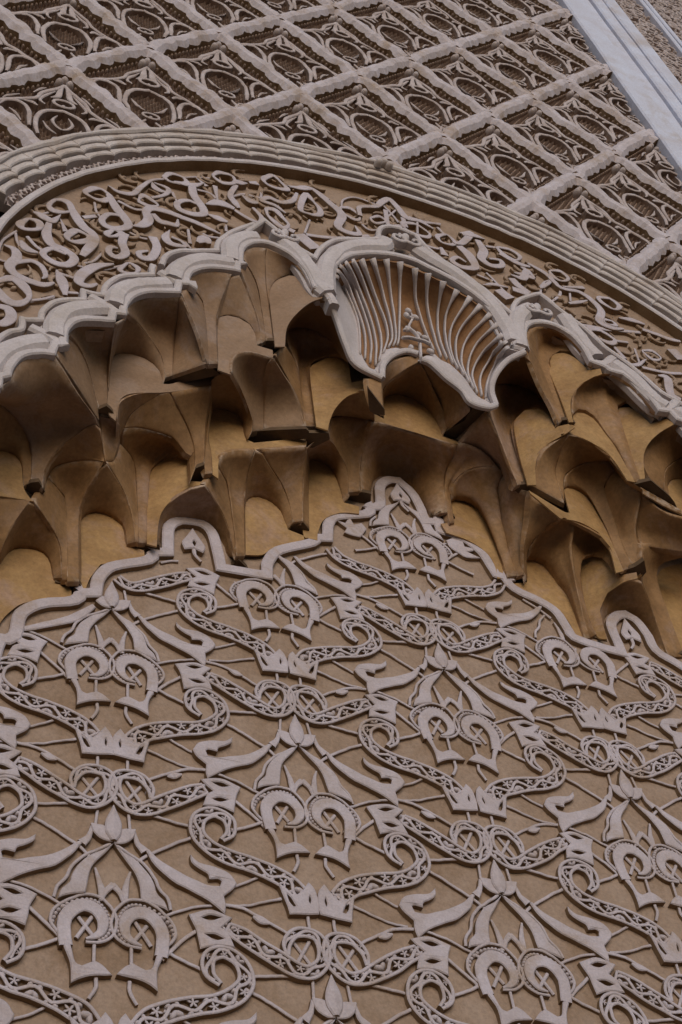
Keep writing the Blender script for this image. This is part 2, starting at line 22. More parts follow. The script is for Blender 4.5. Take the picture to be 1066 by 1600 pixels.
FACETS=[["column_fan",None,[[-2.168,0.0,5.043],[-2.112,0.0,5.102],[-2.107,0.0,5.15],[-2.077,0.0,5.189],[-2.06,0.0,5.29],[-2.027,0.0,5.366],[-1.984,0.0,5.406],[-1.904,0.0,5.436]],[[-1.89,0.47,5.187],[-1.895,0.46,5.36],[-1.918,0.42,5.417],[-1.977,0.35,5.438],[-2.077,0.25,5.39],[-2.166,0.02,5.074]],[[-1.837,0.47,5.161],[-1.835,0.46,5.277],[-1.8,0.42,5.366],[-1.727,0.34,5.424],[-1.652,0.28,5.44],[-1.782,0.12,5.396],[-1.904,0.0,5.436]]],["vault_web",None,None,[[-1.919,0.47,5.146],[-1.933,0.466,5.289],[-1.967,0.464,5.353],[-2.029,0.462,5.36],[-2.074,0.46,5.335]],[[-1.889,0.47,5.187],[-1.895,0.46,5.36],[-1.918,0.42,5.417],[-1.977,0.35,5.438],[-2.077,0.25,5.39],[-2.13,0.2,5.356]]],["vault_web",None,None,[[-2.006,0.66,4.896],[-1.969,0.62,4.871],[-1.946,0.54,4.945],[-1.889,0.47,5.056]],[[-2.054,0.47,5.037],[-2.011,0.47,5.05],[-1.945,0.47,5.056],[-1.884,0.47,5.06]]],["vault_web",[[-1.956,0.68,4.877],[-1.917,0.68,4.982],[-1.859,0.68,5.018],[-1.79,0.68,5.015],[-1.751,0.68,4.961],[-1.733,0.68,4.85]],[[-1.972,0.62,4.858],[-1.946,0.54,4.945],[-1.887,0.47,5.057],[-1.79,0.56,5.056],[-1.728,0.62,4.991],[-1.703,0.66,4.835]],None,None],["vault_web",None,None,[[-1.703,0.66,4.824],[-1.724,0.62,4.993],[-1.792,0.55,5.043],[-1.875,0.47,5.061]],[[-1.684,0.64,4.806],[-1.703,0.62,5.272],[-1.745,0.58,5.323],[-1.808,0.53,5.323]]],["column_fan",None,[[-1.808,0.53,5.323],[-1.797,0.515,5.364],[-1.774,0.501,5.393],[-1.717,0.476,5.406],[-1.66,0.451,5.403],[-1.589,0.42,5.379]],[[-1.685,0.64,4.794],[-1.703,0.62,5.272],[-1.745,0.58,5.323],[-1.808,0.53,5.323]],[[-1.635,0.65,4.82],[-1.645,0.63,5.215],[-1.641,0.6,5.293],[-1.629,0.54,5.324],[-1.599,0.47,5.36],[-1.589,0.42,5.379]]],["vault_web",[[-1.81,0.53,5.32],[-1.797,0.515,5.363],[-1.774,0.5,5.392],[-1.717,0.475,5.405],[-1.66,0.451,5.403],[-1.589,0.42,5.376]],[[-1.828,0.48,5.202],[-1.833,0.46,5.277],[-1.8,0.42,5.366],[-1.727,0.34,5.424],[-1.652,0.28,5.44],[-1.589,0.42,5.39]],None,None],["vault_web",[[-1.635,0.67,5.205],[-1.624,0.67,5.278],[-1.596,0.67,5.326],[-1.556,0.67,5.354],[-1.5,0.67,5.348],[-1.451,0.67,5.308],[-1.433,0.67,5.269],[-1.423,0.67,5.158]],[[-1.643,0.64,5.177],[-1.639,0.61,5.307],[-1.627,0.55,5.337],[-1.599,0.47,5.36],[-1.589,0.42,5.379],[-1.52,0.5,5.401],[-1.464,0.56,5.38],[-1.412,0.62,5.29],[-1.393,0.65,5.156]],None,None],["vault_web",None,[[-1.586,0.42,5.38],[-1.538,0.46,5.456],[-1.495,0.5,5.658]],[[-1.393,0.65,5.156],[-1.412,0.62,5.29],[-1.464,0.56,5.38],[-1.52,0.5,5.401],[-1.586,0.42,5.38]],[[-1.381,0.64,5.147],[-1.389,0.62,5.593],[-1.42,0.57,5.668],[-1.495,0.5,5.658]]],["vault_web",None,None,[[-1.586,0.42,5.377],[-1.618,0.36,5.514],[-1.643,0.3,5.544]],[[-1.536,0.46,5.452],[-1.524,0.42,5.536],[-1.562,0.3,5.534]]],["column_fan",None,[[-1.498,0.42,5.666],[-1.439,0.42,5.696],[-1.352,0.43,5.711],[-1.261,0.45,5.719],[-1.202,0.48,5.71],[-1.176,0.5,5.668]],[[-1.38,0.65,5.154],[-1.386,0.63,5.607],[-1.417,0.58,5.683],[-1.495,0.5,5.658],[-1.495,0.46,5.666],[-1.498,0.42,5.666]],[[-1.333,0.66,5.18],[-1.326,0.64,5.585],[-1.308,0.62,5.698],[-1.248,0.58,5.756],[-1.209,0.54,5.733],[-1.176,0.5,5.668]]],["vault_web",[[-1.264,0.7,5.259],[-1.253,0.701,5.341],[-1.23,0.702,5.396],[-1.173,0.703,5.442],[-1.069,0.706,5.458],[-1.002,0.707,5.422],[-0.96,0.709,5.338],[-0.955,0.71,5.289]],[[-1.294,0.66,5.17],[-1.29,0.64,5.293],[-1.274,0.62,5.377],[-1.234,0.58,5.433],[-1.125,0.48,5.445],[-1.06,0.54,5.453],[-1.004,0.59,5.428],[-0.958,0.64,5.372],[-0.936,0.66,5.235]],None,None],["vault_web",None,None,[[-0.935,0.66,5.222],[-0.958,0.64,5.372],[-1.004,0.59,5.428],[-1.06,0.54,5.453],[-1.121,0.48,5.456]],[[-0.93,0.65,5.212],[-0.936,0.63,5.433],[-0.95,0.6,5.609],[-0.982,0.56,5.644],[-1.033,0.5,5.63]]],["column_fan",None,[[-1.032,0.5,5.631],[-1.042,0.47,5.644],[-1.032,0.45,5.666],[-0.994,0.45,5.71],[-0.94,0.45,5.743],[-0.862,0.45,5.771]],[[-0.932,0.65,5.199],[-0.936,0.63,5.433],[-0.95,0.6,5.609],[-0.982,0.56,5.644],[-1.032,0.5,5.631]],[[-0.886,0.66,5.224],[-0.865,0.64,5.606],[-0.864,0.6,5.695],[-0.865,0.54,5.737],[-0.862,0.45,5.771]]],["vault_web",[[-0.85,0.68,5.606],[-0.835,0.68,5.681],[-0.805,0.68,5.719],[-0.759,0.68,5.732],[-0.707,0.68,5.71],[-0.667,0.68,5.652],[-0.655,0.68,5.58],[-0.643,0.68,5.524]],[[-0.866,0.64,5.578],[-0.864,0.6,5.695],[-0.865,0.54,5.737],[-0.862,0.45,5.771],[-0.839,0.44,5.77],[-0.764,0.52,5.768],[-0.692,0.58,5.742],[-0.645,0.63,5.68],[-0.627,0.65,5.544]],None,None],["vault_web",None,[[-0.839,0.44,5.773],[-0.608,0.42,5.853]],[[-0.628,0.65,5.541],[-0.645,0.63,5.68],[-0.692,0.58,5.742],[-0.764,0.52,5.768],[-0.839,0.44,5.773]],[[-0.59,0.63,5.538],[-0.575,0.6,5.737],[-0.585,0.52,5.831],[-0.608,0.42,5.853]]],["vault_web",None,None,[[-0.59,0.63,5.538],[-0.575,0.6,5.737],[-0.585,0.52,5.831],[-0.608,0.42,5.853]],[[-0.539,0.67,5.549],[-0.506,0.68,5.835],[-0.483,0.66,6.056],[-0.501,0.6,6.138]]],["vault_web",[[-1.521,0.46,5.565],[-1.509,0.44,5.64],[-1.498,0.42,5.669],[-1.472,0.36,5.72],[-1.361,0.27,5.792]],[[-1.567,0.28,5.496],[-1.565,0.27,5.603],[-1.543,0.27,5.663],[-1.471,0.27,5.736],[-1.361,0.27,5.795]],None,None],["vault_web",[[-1.498,0.42,5.669],[-1.439,0.42,5.696],[-1.352,0.43,5.711],[-1.261,0.45,5.719],[-1.18,0.49,5.661],[-1.15,0.48,5.686]],[[-1.498,0.42,5.673],[-1.472,0.36,5.72],[-1.361,0.27,5.795],[-1.327,0.27,5.813],[-1.261,0.35,5.811],[-1.191,0.43,5.79],[-1.149,0.48,5.701]],None,None],["vault_web",None,None,[[-1.155,0.48,5.567],[-1.154,0.47,5.717],[-1.198,0.42,5.791],[-1.322,0.27,5.814]],[[-1.118,0.46,5.575],[-1.107,0.43,5.81],[-1.107,0.37,5.904],[-1.123,0.26,5.934]]],["vault_web",[[-1.214,0.55,5.733],[-1.191,0.54,5.731],[-1.173,0.52,5.693],[-1.171,0.5,5.596],[-1.178,0.49,5.463]],[[-1.215,0.48,5.781],[-1.184,0.48,5.706],[-1.167,0.48,5.705],[-1.154,0.48,5.688],[-1.157,0.47,5.543]],None,None],["column_fan",None,None,[[-1.114,0.47,5.513],[-1.112,0.46,5.619],[-1.096,0.44,5.799],[-1.094,0.4,5.922],[-1.113,0.28,5.968]],[[-1.083,0.46,5.518],[-1.075,0.46,5.689],[-1.082,0.46,5.759],[-1.082,0.45,5.848],[-1.067,0.42,5.962]]],["vault_web",[[-1.097,0.46,5.827],[-1.08,0.458,5.996],[-1.05,0.457,6.05],[-1.004,0.456,6.073],[-0.942,0.454,6.06],[-0.91,0.453,6.009],[-0.901,0.451,5.919],[-0.895,0.45,5.842]],[[-1.103,0.4,5.889],[-1.111,0.32,5.951],[-1.119,0.25,5.99],[-1.056,0.16,5.942],[-1.021,0.2,5.948],[-0.959,0.28,5.969],[-0.9,0.36,5.941],[-0.87,0.41,5.918],[-0.891,0.44,5.839]],None,None],["vault_web",None,[[-1.073,0.13,5.874],[-1.059,0.13,5.981],[-1.022,0.13,6.061],[-0.957,0.13,6.103],[-0.843,0.13,6.095]],[[-0.868,0.44,5.9],[-0.877,0.4,5.946],[-0.925,0.33,5.964],[-0.97,0.27,5.981],[-1.066,0.13,5.891]],[[-0.813,0.43,5.927],[-0.816,0.38,6.05],[-0.831,0.28,6.101],[-0.855,0.12,6.069]]],["vault_web",None,None,[[-0.813,0.43,5.927],[-0.816,0.38,6.05],[-0.831,0.28,6.101],[-0.857,0.12,6.068]],[[-0.611,0.39,5.961],[-0.628,0.36,6.064],[-0.693,0.28,6.11],[-0.776,0.2,6.098],[-0.85,0.12,6.071]]],["vault_web",None,None,[[-1.644,0.29,5.478],[-1.703,0.22,5.465],[-1.782,0.12,5.438],[-1.903,0.0,5.455]],[[-1.655,0.27,5.542],[-1.677,0.25,5.633],[-1.714,0.2,5.732],[-1.778,0.12,5.758],[-1.857,0.02,5.69]]],["column_fan",None,[[-1.861,0.0,5.656],[-1.843,0.0,5.717],[-1.8,0.0,5.771],[-1.745,0.0,5.808],[-1.689,0.0,5.823],[-1.647,0.0,5.826]],[[-1.655,0.27,5.54],[-1.677,0.25,5.633],[-1.714,0.2,5.732],[-1.778,0.12,5.758],[-1.857,0.02,5.69]],[[-1.614,0.27,5.58],[-1.617,0.24,5.79],[-1.63,0.14,5.856],[-1.647,0.0,5.826]]],["vault_web",[[-1.607,0.27,5.691],[-1.592,0.27,5.969],[-1.568,0.27,6.026],[-1.525,0.27,6.058],[-1.456,0.27,6.059],[-1.397,0.27,6.022],[-1.364,0.27,5.957],[-1.353,0.27,5.862]],[[-1.616,0.25,5.731],[-1.631,0.14,5.84],[-1.647,0.0,5.83],[-1.599,0.0,5.9],[-1.592,0.01,5.963],[-1.497,0.12,6.073],[-1.418,0.19,6.077],[-1.361,0.24,6.045],[-1.343,0.26,5.908]],None,None],["vault_web",None,[[-1.595,0.0,5.941],[-1.581,0.0,6.045],[-1.529,0.0,6.127],[-1.468,0.0,6.169],[-1.34,0.0,6.225]],[[-1.345,0.26,5.904],[-1.361,0.24,6.045],[-1.418,0.19,6.077],[-1.497,0.12,6.073],[-1.595,0.0,5.941]],[[-1.315,0.25,5.92],[-1.302,0.22,6.177],[-1.316,0.12,6.206],[-1.34,0.0,6.225]]],["vault_web",None,None,[[-1.316,0.25,5.92],[-1.302,0.22,6.177],[-1.316,0.12,6.206],[-1.34,0.0,6.225]],[[-1.184,0.13,5.896],[-1.203,0.12,6.03],[-1.245,0.07,6.091],[-1.331,0.0,6.229]]],["vault_web",None,None,[[-1.184,0.13,5.893],[-1.242,0.07,6.06],[-1.328,0.0,6.251]],[[-1.174,0.13,5.897],[-1.173,0.12,6.173],[-1.195,0.08,6.367],[-1.282,0.01,6.368]]],["column_fan",None,[[-1.288,0.0,6.354],[-1.274,0.0,6.452],[-1.231,0.0,6.513],[-1.146,0.0,6.562],[-1.058,0.0,6.576]],[[-1.176,0.13,5.892],[-1.173,0.12,6.173],[-1.198,0.07,6.365],[-1.288,0.0,6.354]],[[-1.132,0.13,5.915],[-1.12,0.12,6.264],[-1.106,0.09,6.391],[-1.058,0.0,6.576]]],["vault_web",[[-1.11,0.14,6.267],[-1.097,0.14,6.367],[-1.048,0.14,6.412],[-0.993,0.14,6.416],[-0.94,0.14,6.38],[-0.919,0.14,6.304],[-0.916,0.14,6.192]],[[-1.118,0.12,6.265],[-1.102,0.1,6.41],[-1.074,0.05,6.515],[-1.058,0.0,6.574],[-1.014,0.0,6.584],[-0.967,0.06,6.549],[-0.92,0.1,6.444],[-0.899,0.12,6.298],[-0.894,0.13,6.208]],None,None],["vault_web",None,None,[[-0.894,0.13,6.202],[-0.909,0.11,6.432],[-0.957,0.06,6.554],[-1.011,0.0,6.65]],[[-0.871,0.13,6.239],[-0.872,0.12,6.59],[-0.906,0.07,6.706],[-0.986,0.0,6.756]]],["column_fan",None,[[-0.986,0.0,6.766],[-0.972,0.0,6.849],[-0.922,0.0,6.924],[-0.852,0.0,6.956]],[[-0.872,0.13,6.234],[-0.869,0.12,6.592],[-0.902,0.07,6.727],[-0.986,0.0,6.766]],[[-0.831,0.13,6.261],[-0.822,0.125,6.622],[-0.832,0.1,6.758],[-0.839,0.06,6.873],[-0.852,0.0,6.956]]],["vault_web",[[-0.827,0.12,6.575],[-0.812,0.11,6.73],[-0.772,0.1,6.826],[-0.705,0.08,6.882],[-0.644,0.06,6.868],[-0.629,0.04,6.755],[-0.631,0.03,6.644]],[[-0.825,0.12,6.613],[-0.832,0.1,6.758],[-0.839,0.06,6.873],[-0.85,0.0,6.957],[-0.776,0.0,6.934],[-0.695,0.0,6.86],[-0.657,0.0,6.765],[-0.631,0.0,6.611]],None,None],["vault_web",[[-0.727,0.2,6.437],[-0.685,0.25,6.603],[-0.614,0.28,6.725],[-0.542,0.28,6.743],[-0.477,0.26,6.682],[-0.426,0.23,6.551],[-0.411,0.18,6.349]],[[-0.774,0.13,6.236],[-0.756,0.12,6.372],[-0.713,0.09,6.49],[-0.641,0.05,6.579],[-0.571,0.0,6.575],[-0.493,0.08,6.524],[-0.435,0.13,6.456],[-0.414,0.17,6.332]],None,None],["column_fan",None,[[-0.694,0.24,6.583],[-0.614,0.28,6.725],[-0.542,0.28,6.743],[-0.477,0.26,6.682],[-0.426,0.23,6.551],[-0.4,0.2,6.376]],[[-0.613,0.39,5.974],[-0.6,0.38,6.266],[-0.618,0.34,6.449],[-0.687,0.27,6.524],[-0.694,0.24,6.583]],[[-0.542,0.4,6.015],[-0.535,0.38,6.46],[-0.522,0.36,6.524],[-0.451,0.32,6.564],[-0.397,0.27,6.507],[-0.392,0.22,6.377]]],["vault_web",None,None,[[-0.621,0.38,5.994],[-0.666,0.33,6.165],[-0.744,0.25,6.206],[-0.831,0.14,6.144]],[[-0.612,0.39,5.974],[-0.6,0.38,6.266],[-0.618,0.34,6.449],[-0.736,0.2,6.365]]],["vault_web",None,None,[[-0.329,0.2,6.004],[-0.338,0.18,6.09],[-0.339,0.17,6.185]],[[-0.278,0.2,5.954],[-0.273,0.18,6.085],[-0.256,0.17,6.226]]],["vault_web",[[-0.488,0.4,5.942],[-0.444,0.42,6.156],[-0.354,0.44,6.239],[-0.28,0.43,6.237],[-0.222,0.4,6.181]],[[-0.496,0.39,5.956],[-0.484,0.37,6.056],[-0.447,0.33,6.131],[-0.386,0.29,6.194],[-0.317,0.22,6.181],[-0.296,0.25,6.098],[-0.223,0.38,6.164]],None,None],["column_fan",None,[[-0.448,0.42,6.15],[-0.354,0.44,6.239],[-0.28,0.43,6.237],[-0.228,0.4,6.183]],[[-0.307,0.64,5.872],[-0.301,0.62,6.006],[-0.342,0.57,6.046],[-0.431,0.5,6.057],[-0.457,0.45,6.086],[-0.448,0.42,6.15]],[[-0.25,0.63,5.886],[-0.232,0.6,6.065],[-0.229,0.52,6.144],[-0.228,0.4,6.183]]],["vault_web",[[-0.246,0.64,5.901],[-0.166,0.68,5.964],[-0.12,0.71,6.111],[-0.064,0.71,6.185],[0.02,0.71,6.207],[0.102,0.71,6.157],[0.143,0.71,6.047],[0.158,0.68,5.896],[0.219,0.63,5.872]],[[-0.236,0.39,6.165],[-0.168,0.39,6.175],[-0.014,0.39,6.162],[0.141,0.39,6.141],[0.226,0.39,6.133]],[[-0.252,0.63,5.886],[-0.232,0.6,6.065],[-0.231,0.52,6.143],[-0.236,0.39,6.165]],[[0.212,0.62,5.857],[0.222,0.59,6.056],[0.22,0.52,6.118],[0.226,0.39,6.133]]],["vault_web",[[-0.142,0.4,6.347],[-0.111,0.4,6.452],[-0.03,0.4,6.51],[0.05,0.4,6.499],[0.118,0.4,6.425],[0.155,0.4,6.298],[0.162,0.4,6.196]],[[-0.158,0.36,6.348],[-0.185,0.28,6.335],[-0.109,0.2,6.389],[-0.022,0.15,6.447],[0.072,0.24,6.415],[0.144,0.31,6.379],[0.185,0.36,6.301],[0.188,0.38,6.249]],None,None],["vault_web",[[-0.158,0.36,6.348],[-0.185,0.28,6.335],[-0.109,0.2,6.389],[-0.022,0.15,6.447]],[[-0.253,0.18,6.223],[-0.225,0.17,6.319],[-0.159,0.16,6.417],[-0.022,0.14,6.498]],None,None],["vault_web",None,None,[[0.187,0.38,6.25],[0.153,0.32,6.394],[0.08,0.25,6.43],[-0.011,0.15,6.453]],[[0.223,0.19,6.174],[0.194,0.17,6.256],[0.15,0.16,6.357],[0.069,0.15,6.427],[-0.012,0.14,6.442]]],["vault_web",None,[[0.238,0.4,6.155],[0.26,0.38,6.147],[0.344,0.39,6.144],[0.418,0.42,6.145],[0.475,0.45,6.111]],[[0.23,0.65,5.809],[0.22,0.63,5.966],[0.225,0.6,6.067],[0.23,0.52,6.15],[0.238,0.4,6.155]],[[0.263,0.66,5.832],[0.264,0.62,6.045],[0.266,0.58,6.062],[0.302,0.53,6.094],[0.376,0.48,6.112],[0.475,0.45,6.111]]],["column_fan",None,[[0.272,0.64,6.004],[0.258,0.6,6.032],[0.302,0.53,6.094],[0.376,0.48,6.112],[0.475,0.45,6.111],[0.516,0.48,6.09]],[[0.482,0.67,5.485],[0.473,0.66,5.745],[0.448,0.65,5.946],[0.411,0.64,6.027],[0.354,0.63,6.045],[0.302,0.63,6.036],[0.272,0.64,6.004]],[[0.538,0.66,5.504],[0.528,0.65,5.678],[0.514,0.62,5.826],[0.501,0.56,6.016],[0.498,0.52,6.056],[0.516,0.48,6.09]]],["vault_web",None,[[0.516,0.48,6.09],[0.505,0.44,5.953],[0.518,0.41,5.895],[0.575,0.4,5.867]],[[0.534,0.66,5.496],[0.528,0.65,5.678],[0.514,0.62,5.826],[0.501,0.56,6.016],[0.498,0.52,6.056],[0.516,0.48,6.09]],[[0.564,0.64,5.495],[0.588,0.61,5.691],[0.585,0.54,5.808],[0.589,0.48,5.852],[0.575,0.4,5.867]]],["vault_web",None,[[0.251,0.39,6.157],[0.321,0.19,6.172]],[[0.486,0.4,5.864],[0.496,0.44,6.09],[0.445,0.43,6.153],[0.36,0.41,6.177],[0.251,0.39,6.157]],[[0.501,0.38,5.873],[0.466,0.35,5.958],[0.397,0.27,6.074],[0.321,0.19,6.172]]],["column_fan",None,[[0.419,0.2,6.485],[0.606,0.28,6.695],[0.71,0.29,6.705],[0.766,0.28,6.641],[0.761,0.24,6.441],[0.715,0.19,6.214]],[[0.498,0.38,5.869],[0.486,0.37,6.008],[0.451,0.33,6.194],[0.398,0.27,6.301],[0.396,0.23,6.393],[0.419,0.2,6.485]],[[0.564,0.38,5.902],[0.569,0.37,6.132],[0.569,0.34,6.318],[0.596,0.33,6.415],[0.661,0.28,6.47],[0.707,0.23,6.407],[0.714,0.19,6.213]]],["vault_web",[[0.416,0.2,6.484],[0.606,0.28,6.695],[0.71,0.29,6.705],[0.766,0.28,6.641],[0.761,0.24,6.441],[0.71,0.18,6.193]],[[0.381,0.18,6.388],[0.397,0.17,6.457],[0.427,0.16,6.514],[0.498,0.1,6.576],[0.537,0.0,6.512],[0.574,0.03,6.5],[0.646,0.1,6.411],[0.703,0.15,6.321],[0.726,0.17,6.226]],None,None],["vault_web",None,None,[[0.719,0.17,6.198],[0.688,0.14,6.301],[0.614,0.08,6.402],[0.542,0.0,6.555]],[[0.747,0.17,6.234],[0.727,0.14,6.47],[0.675,0.08,6.604],[0.573,0.0,6.613]]],["column_fan",None,[[0.569,0.0,6.608],[0.591,0.0,6.741],[0.66,0.0,6.856],[0.738,0.0,6.905],[0.841,0.0,6.882],[0.9,0.0,6.777],[0.944,0.0,6.586]],[[0.743,0.17,6.232],[0.727,0.14,6.47],[0.659,0.07,6.599],[0.569,0.0,6.608]],[[0.793,0.17,6.26],[0.796,0.165,6.466],[0.784,0.15,6.65],[0.777,0.13,6.743],[0.822,0.11,6.824],[0.871,0.08,6.811],[0.899,0.05,6.726],[0.918,0.01,6.555]]],["column_fan",None,[[0.817,0.16,6.297],[0.822,0.14,6.371],[0.831,0.11,6.416],[0.872,0.07,6.477],[0.924,0.03,6.505],[0.986,0.0,6.528],[1.063,0.0,6.547],[1.141,0.0,6.483],[1.189,0.0,6.364],[1.215,0.0,6.252]],[[1.057,0.19,5.836],[1.041,0.185,6.138],[1.012,0.18,6.259],[0.988,0.175,6.368],[0.944,0.17,6.412],[0.883,0.165,6.394],[0.828,0.165,6.316]],[[1.103,0.19,5.852],[1.101,0.18,6.202],[1.089,0.16,6.352],[1.093,0.15,6.407],[1.119,0.12,6.429],[1.15,0.09,6.403],[1.159,0.05,6.288],[1.151,0.01,6.137]]],["vault_web",[[1.304,0.28,5.928],[1.323,0.24,6.039],[1.355,0.22,6.111],[1.472,0.2,6.223],[1.537,0.18,6.269]],[[1.334,0.28,5.938],[1.206,0.23,5.969],[1.169,0.18,6.062],[1.198,0.15,6.152],[1.255,0.08,6.207],[1.325,0.01,6.206],[1.421,0.0,6.215]],None,None],["vault_web",[[1.346,0.28,5.942],[1.364,0.28,6.035],[1.423,0.28,6.106],[1.55,0.28,6.155]],[[1.31,0.28,5.946],[1.323,0.24,6.039],[1.355,0.22,6.111],[1.472,0.2,6.223],[1.537,0.18,6.269]],None,None],["vault_web",None,None,[[0.574,0.38,5.894],[0.598,0.33,5.966],[0.611,0.29,6.01],[0.646,0.25,6.063],[0.753,0.18,6.133]],[[0.751,0.39,5.809],[0.74,0.36,6.01],[0.752,0.32,6.086],[0.755,0.18,6.131]]],["vault_web",[[0.763,0.4,5.841],[0.8,0.38,6.026],[0.852,0.36,6.096],[0.936,0.33,6.15],[1.038,0.28,6.146]],[[0.755,0.39,5.84],[0.74,0.36,6.01],[0.752,0.32,6.086],[0.752,0.18,6.13],[0.845,0.18,6.119],[0.917,0.18,6.082],[0.966,0.18,6.008]],None,None],["column_fan",None,[[0.805,0.41,5.987],[0.8,0.38,6.026],[0.852,0.36,6.096],[0.936,0.33,6.15],[1.048,0.29,6.163],[1.09,0.31,6.114]],[[1.034,0.49,5.487],[1.031,0.48,5.79],[0.997,0.46,5.996],[0.95,0.44,6.047],[0.864,0.42,6.039],[0.805,0.41,5.987]],[[1.1,0.48,5.523],[1.072,0.46,5.719],[1.042,0.4,5.995],[1.044,0.36,6.053],[1.09,0.31,6.114]]],["vault_web",None,[[1.091,0.31,6.117],[1.079,0.26,5.934],[1.124,0.23,5.833]],[[1.098,0.48,5.522],[1.072,0.46,5.719],[1.042,0.4,5.995],[1.044,0.36,6.053],[1.091,0.31,6.117]],[[1.165,0.47,5.58],[1.147,0.43,5.677],[1.129,0.37,5.744],[1.134,0.24,5.849]]],["vault_web",[[1.048,0.29,6.163],[1.09,0.31,6.114],[1.076,0.26,5.925],[1.123,0.23,5.825]],[[0.92,0.18,6.091],[0.954,0.18,6.064],[0.992,0.185,5.977],[1.03,0.19,5.855],[1.1,0.2,5.801]],None,None],["vault_web",None,None,[[0.568,0.65,5.463],[0.562,0.61,5.573],[0.557,0.55,5.64],[0.572,0.47,5.748],[0.558,0.38,5.828]],[[0.606,0.68,5.529],[0.607,0.63,5.639],[0.623,0.56,5.687],[0.67,0.48,5.705],[0.69,0.38,5.665]]],["column_fan",None,[[0.616,0.66,5.649],[0.611,0.63,5.654],[0.623,0.56,5.687],[0.67,0.48,5.705],[0.688,0.38,5.664],[0.758,0.41,5.704],[0.875,0.43,5.694],[0.967,0.45,5.66],[0.999,0.47,5.566],[0.991,0.48,5.429]],[[0.821,0.69,5.141],[0.817,0.68,5.452],[0.786,0.67,5.542],[0.762,0.66,5.621],[0.728,0.66,5.682],[0.668,0.66,5.689],[0.616,0.66,5.649]],[[0.901,0.69,5.2],[0.881,0.68,5.362],[0.862,0.65,5.485],[0.866,0.61,5.593],[0.915,0.59,5.669],[0.968,0.56,5.688],[0.994,0.53,5.653],[0.998,0.5,5.544],[0.989,0.48,5.428]]],["vault_web",[[0.989,0.71,5.344],[1.028,0.71,5.401],[1.099,0.71,5.434],[1.189,0.71,5.424],[1.245,0.71,5.345],[1.261,0.71,5.191]],[[0.944,0.69,5.186],[0.957,0.66,5.373],[1.002,0.62,5.463],[1.074,0.56,5.497],[1.121,0.5,5.469],[1.212,0.59,5.433],[1.26,0.66,5.281],[1.277,0.69,5.135]],None,None],["column_fan",None,[[1.15,0.42,5.644],[1.238,0.43,5.701],[1.355,0.44,5.721],[1.508,0.45,5.717]],[[1.272,0.69,5.134],[1.27,0.67,5.294],[1.232,0.61,5.461],[1.138,0.5,5.488],[1.15,0.42,5.644]],[[1.393,0.7,5.174],[1.383,0.68,5.402],[1.376,0.66,5.614],[1.381,0.64,5.707],[1.423,0.62,5.769],[1.526,0.58,5.796],[1.588,0.55,5.791]]],["vault_web",None,[[1.129,0.24,5.832],[1.247,0.27,5.76],[1.419,0.27,5.742]],[[1.165,0.44,5.666],[1.149,0.41,5.741],[1.135,0.36,5.778],[1.129,0.24,5.832]],[[1.505,0.45,5.709],[1.431,0.27,5.775]]],["vault_web",None,None,[[1.179,0.52,5.537],[1.14,0.48,5.591],[1.159,0.42,5.756]],[[1.146,0.5,5.49],[1.166,0.46,5.575],[1.16,0.43,5.659]]],["vault_web",[[-0.522,0.67,5.935],[-0.501,0.67,6.063],[-0.469,0.67,6.132],[-0.401,0.67,6.133],[-0.351,0.67,6.07],[-0.334,0.67,5.939],[-0.328,0.67,5.823]],[[-0.538,0.62,5.922],[-0.556,0.55,5.942],[-0.586,0.45,5.899],[-0.47,0.44,6.005],[-0.342,0.57,6.046],[-0.301,0.62,6.006],[-0.304,0.65,5.849]],None,None]]
